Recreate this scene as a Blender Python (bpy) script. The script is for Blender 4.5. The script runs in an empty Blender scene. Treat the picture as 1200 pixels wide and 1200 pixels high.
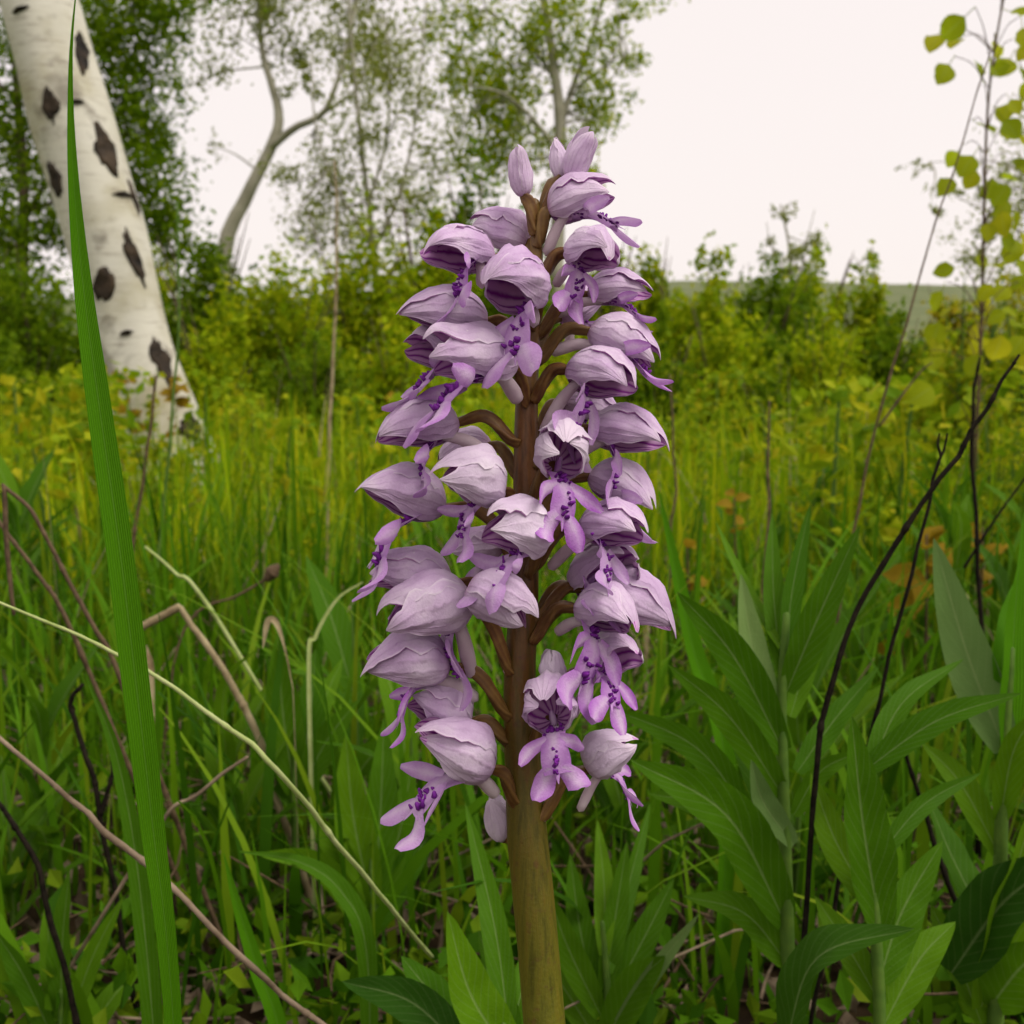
import bpy, math, random
import numpy as np
from mathutils import Vector, Matrix

# ------------------------------------------------------------------ camera, sky, light
scene = bpy.context.scene
CAM_Z = 0.33
F = 1287.0                      # focal length in photo pixels (1200 px frame)
PITCH = math.atan((600 - 430) / F)
cam_d = bpy.data.cameras.new('camera')
cam_d.sensor_width = 36.0
cam_d.sensor_fit = 'HORIZONTAL'
cam_d.lens = 36.0 * F / 1200.0
cam_d.clip_start = 0.02
cam_d.clip_end = 5000
cam_d.dof.use_dof = True
cam_d.dof.focus_distance = 0.236
cam_d.dof.aperture_fstop = 34
cam = bpy.data.objects.new('camera', cam_d)
scene.collection.objects.link(cam)
cam.location = (0, 0, CAM_Z)
cam.rotation_euler = (math.pi / 2 - PITCH, 0, 0)
scene.camera = cam

world = bpy.data.worlds.new('World')
scene.world = world
world.use_nodes = True
wn, wl = world.node_tree.nodes, world.node_tree.links
wn.clear()
SUN_EL, SUN_AZ = math.radians(58), math.radians(112)   # azimuth clockwise from +Y
sky = wn.new('ShaderNodeTexSky'); sky.sky_type = 'NISHITA'; sky.sun_disc = False
sky.sun_elevation = SUN_EL; sky.sun_rotation = SUN_AZ
sky.air_density = 1.0; sky.dust_density = 4.0
bg1 = wn.new('ShaderNodeBackground'); bg1.inputs['Strength'].default_value = 0.10
wl.new(sky.outputs[0], bg1.inputs['Color'])
bg2 = wn.new('ShaderNodeBackground')                   # closed cloud layer
bg2.inputs['Color'].default_value = (1.0, 0.91, 0.875, 1); bg2.inputs['Strength'].default_value = 0.53
mixw = wn.new('ShaderNodeMixShader'); mixw.inputs[0].default_value = 0.93
outw = wn.new('ShaderNodeOutputWorld')
wl.new(bg1.outputs[0], mixw.inputs[1]); wl.new(bg2.outputs[0], mixw.inputs[2])
wl.new(mixw.outputs[0], outw.inputs['Surface'])

sun_d = bpy.data.lights.new('sun', 'SUN')
sun_d.energy = 1.5; sun_d.angle = math.radians(40); sun_d.color = (1.0, 0.95, 0.88)
sun = bpy.data.objects.new('sun', sun_d)
scene.collection.objects.link(sun)
sdir = Vector((math.sin(SUN_AZ) * math.cos(SUN_EL), math.cos(SUN_AZ) * math.cos(SUN_EL), math.sin(SUN_EL)))
sun.rotation_euler = sdir.to_track_quat('Z', 'Y').to_euler()
sun.location = sdir * 20

vs = scene.view_settings
vs.view_transform = 'Standard'; vs.look = 'None'; vs.exposure = 0.95; vs.gamma = 1.0
vs.use_curve_mapping = False
scene.cycles.max_bounces = 5
scene.cycles.diffuse_bounces = 2
scene.cycles.glossy_bounces = 2
scene.cycles.transmission_bounces = 4
scene.cycles.use_denoising = True
scene.cycles.use_adaptive_sampling = True
scene.cycles.adaptive_threshold = 0.02

# ------------------------------------------------------------------ helpers
col = scene.collection
rng = np.random.default_rng(7)
random.seed(7)
cP, sP = math.cos(PITCH), math.sin(PITCH)

def P(px, py, d):
    """a point at depth d (metres along the view axis) in the direction of photo pixel (px, py)"""
    a = (px - 600) / F * d; b = (600 - py) / F * d
    return np.array([a, d * cP + b * sP, CAM_Z - d * sP + b * cP])

def norm(v):
    v = np.asarray(v, float); n = np.linalg.norm(v, axis=-1, keepdims=True)
    return v / np.maximum(n, 1e-9)

class MB:
    def __init__(s):
        s.V = []; s.UV = []; s.F = {}; s.M = {}; s.n = 0
    def add(s, V, faces, uv=None, mi=0):
        V = np.asarray(V, float).reshape(-1, 3)
        faces = np.asarray(faces, int)
        s.V.append(V)
        s.UV.append(np.zeros((len(V), 2)) if uv is None else np.asarray(uv, float).reshape(-1, 2))
        k = faces.shape[1]
        s.F.setdefault(k, []).append(faces + s.n)
        s.M.setdefault(k, []).append(np.full(len(faces), mi))
        s.n += len(V)
        return s
    def grid(s, G, uv=None, mi=0, closed=False):
        a, b = G.shape[:2]
        idx = np.arange(a * b).reshape(a, b)
        if closed:
            nx = np.roll(idx, -1, axis=1)
            q = np.stack([idx[:-1], nx[:-1], nx[1:], idx[1:]], -1).reshape(-1, 4)
        else:
            q = np.stack([idx[:-1, :-1], idx[:-1, 1:], idx[1:, 1:], idx[1:, :-1]], -1).reshape(-1, 4)
        if uv is None:
            u, v = np.meshgrid(np.linspace(0, 1, b), np.linspace(0, 1, a))
            uv = np.stack([u, v], -1)
        return s.add(G.reshape(-1, 3), q, uv.reshape(-1, 2), mi)
    def mesh(s, name, mats, smooth=True, origin=None):
        V = np.concatenate(s.V)
        if origin is not None: V = V - np.asarray(origin)
        UV = np.concatenate(s.UV)
        me = bpy.data.meshes.new(name)
        loops = []; starts = []; mi = []; st = 0
        for k in s.F:
            f = np.concatenate(s.F[k]); m = np.concatenate(s.M[k])
            loops.append(f.ravel()); starts.append(st + np.arange(len(f)) * k); mi.append(m)
            st += f.size
        loops = np.concatenate(loops); starts = np.concatenate(starts); mi = np.concatenate(mi)
        me.vertices.add(len(V)); me.vertices.foreach_set('co', V.ravel())
        me.loops.add(len(loops)); me.loops.foreach_set('vertex_index', loops.astype(np.int32))
        me.polygons.add(len(starts)); me.polygons.foreach_set('loop_start', starts.astype(np.int32))
        uvl = me.uv_layers.new(name='UVMap')
        uvl.data.foreach_set('uv', UV[loops].ravel())
        if not isinstance(mats, (list, tuple)): mats = [mats]
        for m in mats: me.materials.append(m)
        me.polygons.foreach_set('material_index', mi.astype(np.int32))
        me.update(calc_edges=True)
        me.polygons.foreach_set('use_smooth', np.full(len(starts), smooth))
        return me
    def build(s, name, mats, parent=None, origin=None, smooth=True):
        o = bpy.data.objects.new(name, s.mesh(name, mats, smooth, origin))
        col.objects.link(o)
        if parent is not None: o.parent = parent
        return o

def tag(o, label=None, cat=None, group=None, kind=None):
    if label: o['label'] = label
    if cat: o['category'] = cat
    if group: o['group'] = group
    if kind: o['kind'] = kind
    return o

def empty(name, loc):
    o = bpy.data.objects.new(name, None); o.empty_display_size = 0.02
    o.location = tuple(loc); col.objects.link(o)
    return o

def resample(pts, n):
    """smooth Catmull-Rom curve through pts, n samples"""
    p = np.asarray(pts, float); m = len(p)
    if m == 2: return p[0] + (p[1] - p[0]) * np.linspace(0, 1, n)[:, None]
    q = np.vstack([2 * p[0] - p[1], p, 2 * p[-1] - p[-2]])
    t = np.linspace(0, m - 1 - 1e-6, n); i = t.astype(int); f = (t - i)[:, None]
    a, b, c, d = q[i], q[i + 1], q[i + 2], q[i + 3]
    return 0.5 * (2 * b + (c - a) * f + (2 * a - 5 * b + 4 * c - d) * f ** 2 + (3 * b - a - 3 * c + d) * f ** 3)

def tangents(p):
    return norm(np.gradient(p, axis=0))

def frames(p):
    T = tangents(p); N = np.zeros_like(T)
    a = np.array([0, 0, 1.0]) if abs(T[0][2]) < 0.9 else np.array([1.0, 0, 0])
    n = np.cross(T[0], a); n /= np.linalg.norm(n)
    for i in range(len(p)):
        n = n - T[i] * np.dot(n, T[i]); n = n / max(np.linalg.norm(n), 1e-9); N[i] = n
    return T, N, np.cross(T, N)

def tube(mb, pts, rad, n=8, mi=0, lobes=0, twist=0.0, round_end=True, rough=0.0):
    p = np.asarray(pts, float); m = len(p)
    r = np.interp(np.linspace(0, 1, m), np.linspace(0, 1, len(rad)), rad) if np.ndim(rad) else np.full(m, rad)
    T, N, B = frames(p)
    if round_end:
        e = p[-1] + T[-1] * r[-1] * 0.7; p = np.vstack([p, e]); r = np.append(r, r[-1] * 0.12)
        s0 = p[0] - T[0] * r[0] * 0.3; p = np.vstack([s0, p]); r = np.insert(r, 0, r[0] * 0.3)
        T = np.vstack([T[:1], T, T[-1:]]); N = np.vstack([N[:1], N, N[-1:]]); B = np.vstack([B[:1], B, B[-1:]])
    m = len(p)
    a = np.linspace(0, 2 * np.pi, n, endpoint=False)
    t = np.linspace(0, 1, m)
    R = r[:, None] * np.ones(n)[None]
    if lobes: R = R * (1 + 0.26 * np.cos(lobes * a[None] + twist * t[:, None]))
    if rough: R = R * (1 + rng.normal(0, rough, R.shape))
    G = p[:, None] + R[..., None] * (np.cos(a)[None, :, None] * N[:, None] + np.sin(a)[None, :, None] * B[:, None])
    uv = np.stack(np.meshgrid(np.arange(n) / n, t), -1)
    return mb.grid(G, uv, mi, closed=True)

def blade(mb, path, width, facing, fold=0.15, prof=None, nseg=14, nx=5, wave=0.0, mi=0, twist=0.0, seed=0):
    """a leaf along path; 'facing' is the direction its upper side looks to"""
    p = resample(path, nseg + 1); T = tangents(p)
    t = np.linspace(0, 1, nseg + 1)
    if prof is None: w = (np.sin(np.pi * np.clip(t * 0.93 + 0.07, 0, 1) ** 0.8)) ** 0.8
    else: w = np.interp(t, np.linspace(0, 1, len(prof)), prof)
    f = np.asarray(facing, float)
    S = norm(np.cross(T, f)); N = np.cross(S, T)
    if twist:
        an = twist * t[:, None]
        S, N = S * np.cos(an) + N * np.sin(an), N * np.cos(an) - S * np.sin(an)
    j = np.linspace(-1, 1, nx)
    hw = 0.5 * width * w
    G = p[:, None] + S[:, None] * (hw[:, None] * j[None])[..., None]
    lift = fold * np.abs(j)[None] * hw[:, None] * 2
    if wave:
        lift = lift + wave * hw[:, None] * np.sin(t[:, None] * 19 + seed + (j > 0)[None] * 1.7) * np.abs(j)[None]
    G = G + N[:, None] * lift[..., None]
    return mb.grid(G, None, mi)

# ------------------------------------------------------------------ materials
def new_mat(name):
    m = bpy.data.materials.new(name); m.use_nodes = True
    nt = m.node_tree; nt.nodes.clear()
    out = nt.nodes.new('ShaderNodeOutputMaterial')
    return m, nt, out

def rgba(c): return (c[0], c[1], c[2], 1)

def ramp(nt, fac, cols, pos=None):
    r = nt.nodes.new('ShaderNodeValToRGB'); e = r.color_ramp.elements
    pos = pos or list(np.linspace(0, 1, len(cols)))
    while len(e) < len(cols): e.new(0.5)
    for i, c in enumerate(cols): e[i].position = float(pos[i]); e[i].color = rgba(c)
    nt.links.new(fac, r.inputs[0]); return r.outputs[0]

def math_n(nt, op, a, b=None, c=None):
    n = nt.nodes.new('ShaderNodeMath'); n.operation = op
    for i, v in enumerate((a, b, c)):
        if v is None: continue
        if isinstance(v, (int, float)): n.inputs[i].default_value = v
        else: nt.links.new(v, n.inputs[i])
    return n.outputs[0]

def mixc(nt, fac, a, b, mode='MIX'):
    n = nt.nodes.new('ShaderNodeMix'); n.data_type = 'RGBA'; n.blend_type = mode
    for s, v in ((n.inputs[0], fac), (n.inputs[6], a), (n.inputs[7], b)):
        if isinstance(v, (int, float)): s.default_value = v
        elif isinstance(v, tuple): s.default_value = rgba(v)
        else: nt.links.new(v, s)
    return n.outputs[2]

def noise(nt, scale, detail=3, vec=None, rough=0.55):
    n = nt.nodes.new('ShaderNodeTexNoise'); n.inputs['Scale'].default_value = scale
    n.inputs['Detail'].default_value = detail; n.inputs['Roughness'].default_value = rough
    if vec is None:
        tc = nt.nodes.new('ShaderNodeTexCoord'); vec = tc.outputs['Object']
    nt.links.new(vec, n.inputs['Vector']); return n.outputs['Fac']

def uv_xy(nt):
    u = nt.nodes.new('ShaderNodeUVMap'); u.uv_map = 'UVMap'
    s = nt.nodes.new('ShaderNodeSeparateXYZ'); nt.links.new(u.outputs[0], s.inputs[0])
    return s.outputs[0], s.outputs[1]

def island(nt):
    g = nt.nodes.new('ShaderNodeNewGeometry'); return g.outputs['Random Per Island']

def objrand(nt):
    g = nt.nodes.new('ShaderNodeObjectInfo'); return g.outputs['Random']

def surface(nt, out, colour, trans=0.0, rough=0.55, spec=0.3, bump=None, bump_d=0.0005, bump_s=0.5, tcol=None):
    b = nt.nodes.new('ShaderNodeBsdfPrincipled')
    b.inputs['Roughness'].default_value = rough
    b.inputs['Specular IOR Level'].default_value = spec
    if isinstance(colour, tuple): b.inputs['Base Color'].default_value = rgba(colour)
    else: nt.links.new(colour, b.inputs['Base Color'])
    nrm = None
    if bump is not None:
        bn = nt.nodes.new('ShaderNodeBump'); bn.inputs['Strength'].default_value = bump_s
        bn.inputs['Distance'].default_value = bump_d
        nt.links.new(bump, bn.inputs['Height']); nrm = bn.outputs[0]
        nt.links.new(nrm, b.inputs['Normal'])
    if trans > 0:
        t = nt.nodes.new('ShaderNodeBsdfTranslucent')
        c = tcol if tcol is not None else colour
        if isinstance(c, tuple): t.inputs[0].default_value = rgba(c)
        else: nt.links.new(c, t.inputs[0])
        if nrm is not None: nt.links.new(nrm, t.inputs['Normal'])
        mx = nt.nodes.new('ShaderNodeMixShader'); mx.inputs[0].default_value = trans
        nt.links.new(b.outputs[0], mx.inputs[1]); nt.links.new(t.outputs[0], mx.inputs[2])
        nt.links.new(mx.outputs[0], out.inputs[0])
    else:
        nt.links.new(b.outputs[0], out.inputs[0])

def leaf_mat(name, cols, trans=0.35, rough=0.5, vein=0.0, per='island', spec=0.06, nscale=60, ribs=False):
    m, nt, out = new_mat(name)
    f = island(nt) if per == 'island' else objrand(nt)
    c = ramp(nt, f, cols)
    nz = noise(nt, nscale, 2)
    c = mixc(nt, math_n(nt, 'MULTIPLY', nz, 0.5), c, (0.45, 0.45, 0.3), 'MULTIPLY')
    bump = None
    if vein > 0:
        u, v = uv_xy(nt)
        du = math_n(nt, 'ABSOLUTE', math_n(nt, 'SUBTRACT', u, 0.5))
        mid = math_n(nt, 'SUBTRACT', 1.0, math_n(nt, 'MINIMUM', math_n(nt, 'MULTIPLY', du, 26.0), 1.0))
        sv = math_n(nt, 'SINE', math_n(nt, 'MULTIPLY', math_n(nt, 'SUBTRACT', v, math_n(nt, 'MULTIPLY', du, 0.5)), 70.0))
        sv = math_n(nt, 'POWER', math_n(nt, 'MAXIMUM', sv, 0.0), 8.0)
        f2 = math_n(nt, 'MINIMUM', math_n(nt, 'ADD', math_n(nt, 'MULTIPLY', mid, vein), math_n(nt, 'MULTIPLY', sv, vein * 0.22)), 1.0)
        c = mixc(nt, f2, c, (0.32, 0.40, 0.16))
        if ribs:
            rb = math_n(nt, 'SINE', math_n(nt, 'MULTIPLY', u, 75.0))
            c = mixc(nt, math_n(nt, 'MULTIPLY', math_n(nt, 'ADD', rb, 1.0), 0.16), c, (0.03, 0.10, 0.004))
            f2 = math_n(nt, 'ADD', f2, math_n(nt, 'MULTIPLY', rb, 0.3))
        fine = noise(nt, 900, 2)
        bump = math_n(nt, 'ADD', math_n(nt, 'MULTIPLY', f2, -1.0), math_n(nt, 'MULTIPLY', fine, 0.5))
    surface(nt, out, c, trans, rough, spec, bump, 0.0006, 0.6)
    return m

M = {}
# meadow
M['grass_near'] = leaf_mat('grass_near', [(0.035, 0.11, 0.003), (0.075, 0.20, 0.004), (0.11, 0.25, 0.005), (0.19, 0.28, 0.010)], 0.4, 0.6)
M['grass_mid'] = leaf_mat('grass_mid', [(0.11, 0.24, 0.003), (0.22, 0.38, 0.004), (0.38, 0.50, 0.006), (0.54, 0.54, 0.010)], 0.45, 0.6)
M['grass_far'] = leaf_mat('grass_far', [(0.17, 0.24, 0.006), (0.28, 0.33, 0.008), (0.39, 0.39, 0.010), (0.44, 0.37, 0.02)], 0.45, 0.6)
M['forb'] = leaf_mat('forb', [(0.050, 0.145, 0.003), (0.075, 0.19, 0.004), (0.115, 0.25, 0.005)], 0.38, 0.55, vein=0.35, per='obj', nscale=120)
M['forb_shaded'] = leaf_mat('forb_shaded', [(0.022, 0.075, 0.004), (0.034, 0.098, 0.005)], 0.2, 0.55, vein=0.25, per='obj', nscale=120)  # forb green darkened: shade on a leaf's underside painted into the colour
M['forb_pale'] = leaf_mat('forb_pale', [(0.15, 0.26, 0.07), (0.20, 0.31, 0.09)], 0.35, 0.6, vein=0.35, per='obj')
M['forb_yellow'] = leaf_mat('forb_yellow', [(0.13, 0.25, 0.005), (0.24, 0.36, 0.007), (0.38, 0.45, 0.009), (0.48, 0.43, 0.012)], 0.45, 0.6)
M['forb_orange'] = leaf_mat('forb_orange', [(0.26, 0.20, 0.010), (0.36, 0.17, 0.015), (0.30, 0.22, 0.012), (0.27, 0.09, 0.02)], 0.45, 0.6)
M['blade_green'] = leaf_mat('blade_green', [(0.10, 0.30, 0.005), (0.10, 0.30, 0.005)], 0.45, 0.5, vein=0.12, nscale=25, ribs=True)
# trees
M['leaf_dark'] = leaf_mat('leaf_dark', [(0.075, 0.15, 0.003), (0.13, 0.23, 0.004), (0.22, 0.32, 0.006)], 0.5, 0.6, nscale=3)
M['leaf_mid'] = leaf_mat('leaf_mid', [(0.15, 0.25, 0.003), (0.26, 0.38, 0.004), (0.37, 0.47, 0.006), (0.48, 0.50, 0.010)], 0.52, 0.6, nscale=3)
M['leaf_yel'] = leaf_mat('leaf_yel', [(0.20, 0.25, 0.008), (0.30, 0.33, 0.010), (0.42, 0.40, 0.012), (0.46, 0.36, 0.02)], 0.45, 0.6, nscale=3)
M['leaf_grey'] = leaf_mat('leaf_grey', [(0.18, 0.22, 0.04), (0.26, 0.31, 0.05), (0.34, 0.37, 0.08)], 0.5, 0.6, nscale=3)
M['leaf_aspen'] = leaf_mat('leaf_aspen', [(0.32, 0.41, 0.010), (0.42, 0.49, 0.012), (0.52, 0.51, 0.015)], 0.6, 0.5, vein=0.25, per='obj', nscale=40)

def plain(name, a, b, scale, trans=0.0, rough=0.7, stretch=None, bump=0.4, bd=0.001, spec=0.2):
    m, nt, out = new_mat(name)
    tc = nt.nodes.new('ShaderNodeTexCoord'); vec = tc.outputs['Object']
    if stretch:
        mp = nt.nodes.new('ShaderNodeMapping'); mp.inputs['Scale'].default_value = stretch
        nt.links.new(vec, mp.inputs[0]); vec = mp.outputs[0]
    n = noise(nt, scale, 5, vec)
    c = ramp(nt, n, [a, b], [0.3, 0.7])
    surface(nt, out, c, trans, rough, spec, n, bd, bump)
    return m
def soil_mat():
    m, nt, out = new_mat('soil')
    n1 = noise(nt, 30, 5); n2 = noise(nt, 1.3, 4)
    c = ramp(nt, n1, [(0.010, 0.006, 0.003), (0.045, 0.028, 0.012)], [0.3, 0.7])
    gr = ramp(nt, noise(nt, 9, 5), [(0.03, 0.06, 0.004), (0.12, 0.17, 0.01)], [0.3, 0.7])
    tc = nt.nodes.new('ShaderNodeTexCoord'); ln = nt.nodes.new('ShaderNodeVectorMath'); ln.operation = 'LENGTH'
    nt.links.new(tc.outputs['Object'], ln.inputs[0])
    f = ramp(nt, math_n(nt, 'MULTIPLY', math_n(nt, 'ADD', ln.outputs['Value'], math_n(nt, 'MULTIPLY', n2, 2.0)), 0.1), [(0, 0, 0), (1, 1, 1)], [0.18, 0.42])
    c = mixc(nt, f, c, gr)                       # bare soil near the orchid, turf further out
    surface(nt, out, c, 0, 0.9, 0.1, n1, 0.01, 0.5)
    return m
M['soil'] = soil_mat()
M['hill'] = plain('hill', (0.075, 0.10, 0.035), (0.14, 0.155, 0.065), 0.12, rough=0.9)
M['twig_black'] = plain('twig_black', (0.005, 0.004, 0.003), (0.020, 0.015, 0.010), 300, rough=0.85, spec=0.05)
M['twig_brown'] = plain('twig_brown', (0.05, 0.03, 0.016), (0.13, 0.085, 0.045), 250, rough=0.8)
M['straw'] = plain('straw', (0.20, 0.14, 0.07), (0.46, 0.38, 0.22), 70, 0.2, bump=0.8)
M['straw_brown'] = plain('straw_brown', (0.11, 0.075, 0.045), (0.28, 0.21, 0.14), 90, 0.1, bump=0.8)
M['straw_green'] = plain('straw_green', (0.34, 0.42, 0.12), (0.50, 0.55, 0.24), 120, 0.2)
M['stalk_green'] = plain('stalk_green', (0.06, 0.13, 0.015), (0.10, 0.18, 0.02), 150, 0.15)
M['bark_grey'] = plain('bark_grey', (0.20, 0.19, 0.13), (0.36, 0.34, 0.26), 4, bd=0.01)
M['bark_brown'] = plain('bark_brown', (0.05, 0.035, 0.02), (0.13, 0.09, 0.05), 12, bd=0.004)
M['scar'] = plain('scar', (0.004, 0.003, 0.002), (0.055, 0.036, 0.020), 22, bd=0.02, bump=1.0)

def birch_bark():
    m, nt, out = new_mat('birch_bark')
    tc = nt.nodes.new('ShaderNodeTexCoord')
    mp = nt.nodes.new('ShaderNodeMapping'); mp.inputs['Scale'].default_value = (1, 1, 9)
    nt.links.new(tc.outputs['Object'], mp.inputs[0])
    fine = noise(nt, 12, 6, mp.outputs[0], 0.65)            # horizontal lenticels
    big = noise(nt, 5, 4)
    c = ramp(nt, big, [(0.34, 0.31, 0.20), (0.50, 0.48, 0.40), (0.58, 0.56, 0.49)], [0.3, 0.5, 0.75])
    mk = ramp(nt, fine, [(0, 0, 0), (0, 0, 0), (1, 1, 1)], [0.0, 0.54, 0.70])
    c = mixc(nt, math_n(nt, 'MULTIPLY', mk, 0.55), c, (0.16, 0.12, 0.08))
    dirt = ramp(nt, noise(nt, 9, 6), [(0, 0, 0), (0, 0, 0), (1, 1, 1)], [0.0, 0.57, 0.68])
    c = mixc(nt, math_n(nt, 'MULTIPLY', dirt, 0.6), c, (0.09, 0.07, 0.05))
    surface(nt, out, c, 0, 0.75, 0.2, fine, 0.004, 0.6)
    return m
M['birch'] = birch_bark()

# orchid
def hood_mat(name='hood_outside', white=0.0):
    m, nt, out = new_mat(name)
    u, v = uv_xy(nt)
    nz = noise(nt, 260, 3); nb = noise(nt, 110, 4); fine = noise(nt, 2200, 2)
    w = math_n(nt, 'SINE', math_n(nt, 'ADD', math_n(nt, 'MULTIPLY', u, 36.0), math_n(nt, 'MULTIPLY', nz, 7.0)))
    w = math_n(nt, 'POWER', math_n(nt, 'ADD', math_n(nt, 'MULTIPLY', w, 0.5), 0.5), 5.0)
    c = ramp(nt, nb, [(0.60, 0.39, 0.65), (0.73, 0.54, 0.77), (0.83, 0.69, 0.84)], [0.34, 0.5, 0.66])
    c = mixc(nt, math_n(nt, 'MULTIPLY', w, 0.17), c, (0.45, 0.18, 0.50))
    c = mixc(nt, math_n(nt, 'MULTIPLY', objrand(nt), 0.30), c, (0.82, 0.72, 0.81))
    c = mixc(nt, math_n(nt, 'MULTIPLY', math_n(nt, 'SUBTRACT', 1.0, fine), 0.35), c, (0.55, 0.42, 0.58), 'MULTIPLY')
    c = mixc(nt, white, c, (0.90, 0.85, 0.89))
    du = math_n(nt, 'ABSOLUTE', math_n(nt, 'SUBTRACT', u, 0.5))
    rim = ramp(nt, du, [(0, 0, 0), (0, 0, 0), (1, 1, 1)], [0.0, 0.455, 0.495])
    c = mixc(nt, math_n(nt, 'MULTIPLY', rim, 0.6), c, (0.86, 0.78, 0.84))
    tip = ramp(nt, v, [(0, 0, 0), (0, 0, 0), (1, 1, 1)], [0.0, 0.8, 1.0])
    c = mixc(nt, math_n(nt, 'MULTIPLY', tip, 0.35), c, (0.85, 0.75, 0.80))
    g = ramp(nt, v, [(1, 1, 1), (0, 0, 0), (0, 0, 0)], [0.0, 0.12, 1.0])       # reddish where it joins the ovary
    c = mixc(nt, math_n(nt, 'MULTIPLY', g, 0.45), c, (0.42, 0.15, 0.30))
    b = math_n(nt, 'ADD', nz, math_n(nt, 'MULTIPLY', w, -0.4))
    b = math_n(nt, 'ADD', b, math_n(nt, 'MULTIPLY', fine, 0.35))
    surface(nt, out, c, 0.30, 0.5, 0.2, b, 0.0004, 0.5)
    return m
def liner_mat():
    m, nt, out = new_mat('hood_inside')
    u, v = uv_xy(nt); nz = noise(nt, 200, 2)
    w = math_n(nt, 'SINE', math_n(nt, 'ADD', math_n(nt, 'MULTIPLY', u, 30.0), math_n(nt, 'MULTIPLY', nz, 4.0)))
    w = math_n(nt, 'POWER', math_n(nt, 'ADD', math_n(nt, 'MULTIPLY', w, 0.5), 0.5), 2.2)
    c = mixc(nt, w, (0.78, 0.46, 0.76), (0.30, 0.028, 0.34))
    surface(nt, out, c, 0.25, 0.6, 0.15)
    return m
def lip_mat():
    m, nt, out = new_mat('lip_violet')
    u, v = uv_xy(nt); nz = noise(nt, 240, 3)
    du = math_n(nt, 'ABSOLUTE', math_n(nt, 'SUBTRACT', u, 0.5))
    f = math_n(nt, 'ADD', math_n(nt, 'MULTIPLY', du, 1.3), math_n(nt, 'MULTIPLY', math_n(nt, 'SUBTRACT', nz, 0.5), 1.2))
    f = math_n(nt, 'ADD', f, math_n(nt, 'MULTIPLY', v, 0.25))
    c = ramp(nt, f, [(0.72, 0.53, 0.76), (0.58, 0.30, 0.67), (0.42, 0.13, 0.54)], [0.1, 0.45, 0.85])
    r = objrand(nt)
    c = mixc(nt, math_n(nt, 'MULTIPLY', r, 0.45), c, (0.70, 0.55, 0.74))
    fine = noise(nt, 2200, 2)
    c = mixc(nt, math_n(nt, 'MULTIPLY', math_n(nt, 'SUBTRACT', 1.0, fine), 0.4), c, (0.6, 0.4, 0.62), 'MULTIPLY')
    surface(nt, out, c, 0.3, 0.5, 0.2, math_n(nt, 'ADD', nz, math_n(nt, 'MULTIPLY', fine, 0.5)), 0.0004, 0.7)
    return m
M['hood'] = hood_mat(); M['hood_pale'] = hood_mat('hood_outside_pale', 0.35); M['liner'] = liner_mat(); M['lip'] = lip_mat()
M['spot'] = plain('spot_purple', (0.10, 0.008, 0.16), (0.20, 0.02, 0.30), 500, rough=0.6)
M['spur'] = plain('spur_pale', (0.58, 0.43, 0.50), (0.74, 0.63, 0.66), 150, 0.35)
M['bract'] = plain('bract', (0.50, 0.33, 0.40), (0.66, 0.5, 0.5), 150, 0.35)
def ovary_mat():
    m, nt, out = new_mat('ovary_brown')
    u, v = uv_xy(nt); nz = noise(nt, 300, 4)
    w = math_n(nt, 'SINE', math_n(nt, 'ADD', math_n(nt, 'ADD', math_n(nt, 'MULTIPLY', u, 37.7), math_n(nt, 'MULTIPLY', v, 18.0)), math_n(nt, 'MULTIPLY', nz, 2.5)))
    f = math_n(nt, 'ADD', math_n(nt, 'MULTIPLY', w, 0.12), nz)
    c = ramp(nt, f, [(0.095, 0.034, 0.012), (0.145, 0.062, 0.018), (0.21, 0.115, 0.032)], [0.3, 0.5, 0.75])
    c = mixc(nt, math_n(nt, 'MULTIPLY', objrand(nt), 0.4), c, (0.19, 0.13, 0.035))
    surface(nt, out, c, 0.08, 0.45, 0.3, f, 0.0004, 0.5)
    return m
M['ovary'] = ovary_mat()

def stem_mat():
    m, nt, out = new_mat('orchid_stem')
    u, v = uv_xy(nt)
    tc = nt.nodes.new('ShaderNodeTexCoord'); mp = nt.nodes.new('ShaderNodeMapping')
    mp.inputs['Scale'].default_value = (1, 1, 0.06); nt.links.new(tc.outputs['Object'], mp.inputs[0])
    nz = noise(nt, 700, 3, mp.outputs[0])
    vv = math_n(nt, 'ADD', v, math_n(nt, 'MULTIPLY', math_n(nt, 'SUBTRACT', nz, 0.5), 0.35))
    c = ramp(nt, vv, [(0.12, 0.125, 0.006), (0.115, 0.088, 0.007), (0.11, 0.050, 0.008), (0.155, 0.064, 0.018), (0.22, 0.135, 0.03)], [0.36, 0.52, 0.62, 0.80, 0.98])
    sp = ramp(nt, noise(nt, 500, 2), [(0, 0, 0), (0, 0, 0), (1, 1, 1)], [0, 0.58, 0.72])
    c = mixc(nt, math_n(nt, 'MULTIPLY', sp, 0.35), c, (0.09, 0.02, 0.02))
    st = ramp(nt, nz, [(0.45, 0.40, 0.35), (1, 1, 1), (1.25, 1.25, 1.1)], [0.32, 0.5, 0.72])
    c = mixc(nt, 0.75, c, st, 'MULTIPLY')
    fine = noise(nt, 1500, 3)
    c = mixc(nt, math_n(nt, 'MULTIPLY', fine, 0.45), c, (0.35, 0.25, 0.2), 'MULTIPLY')
    surface(nt, out, c, 0, 0.45, 0.35, math_n(nt, 'ADD', nz, math_n(nt, 'MULTIPLY', fine, 0.4)), 0.0005, 0.4)
    return m
M['orchid_stem'] = stem_mat()

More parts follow.
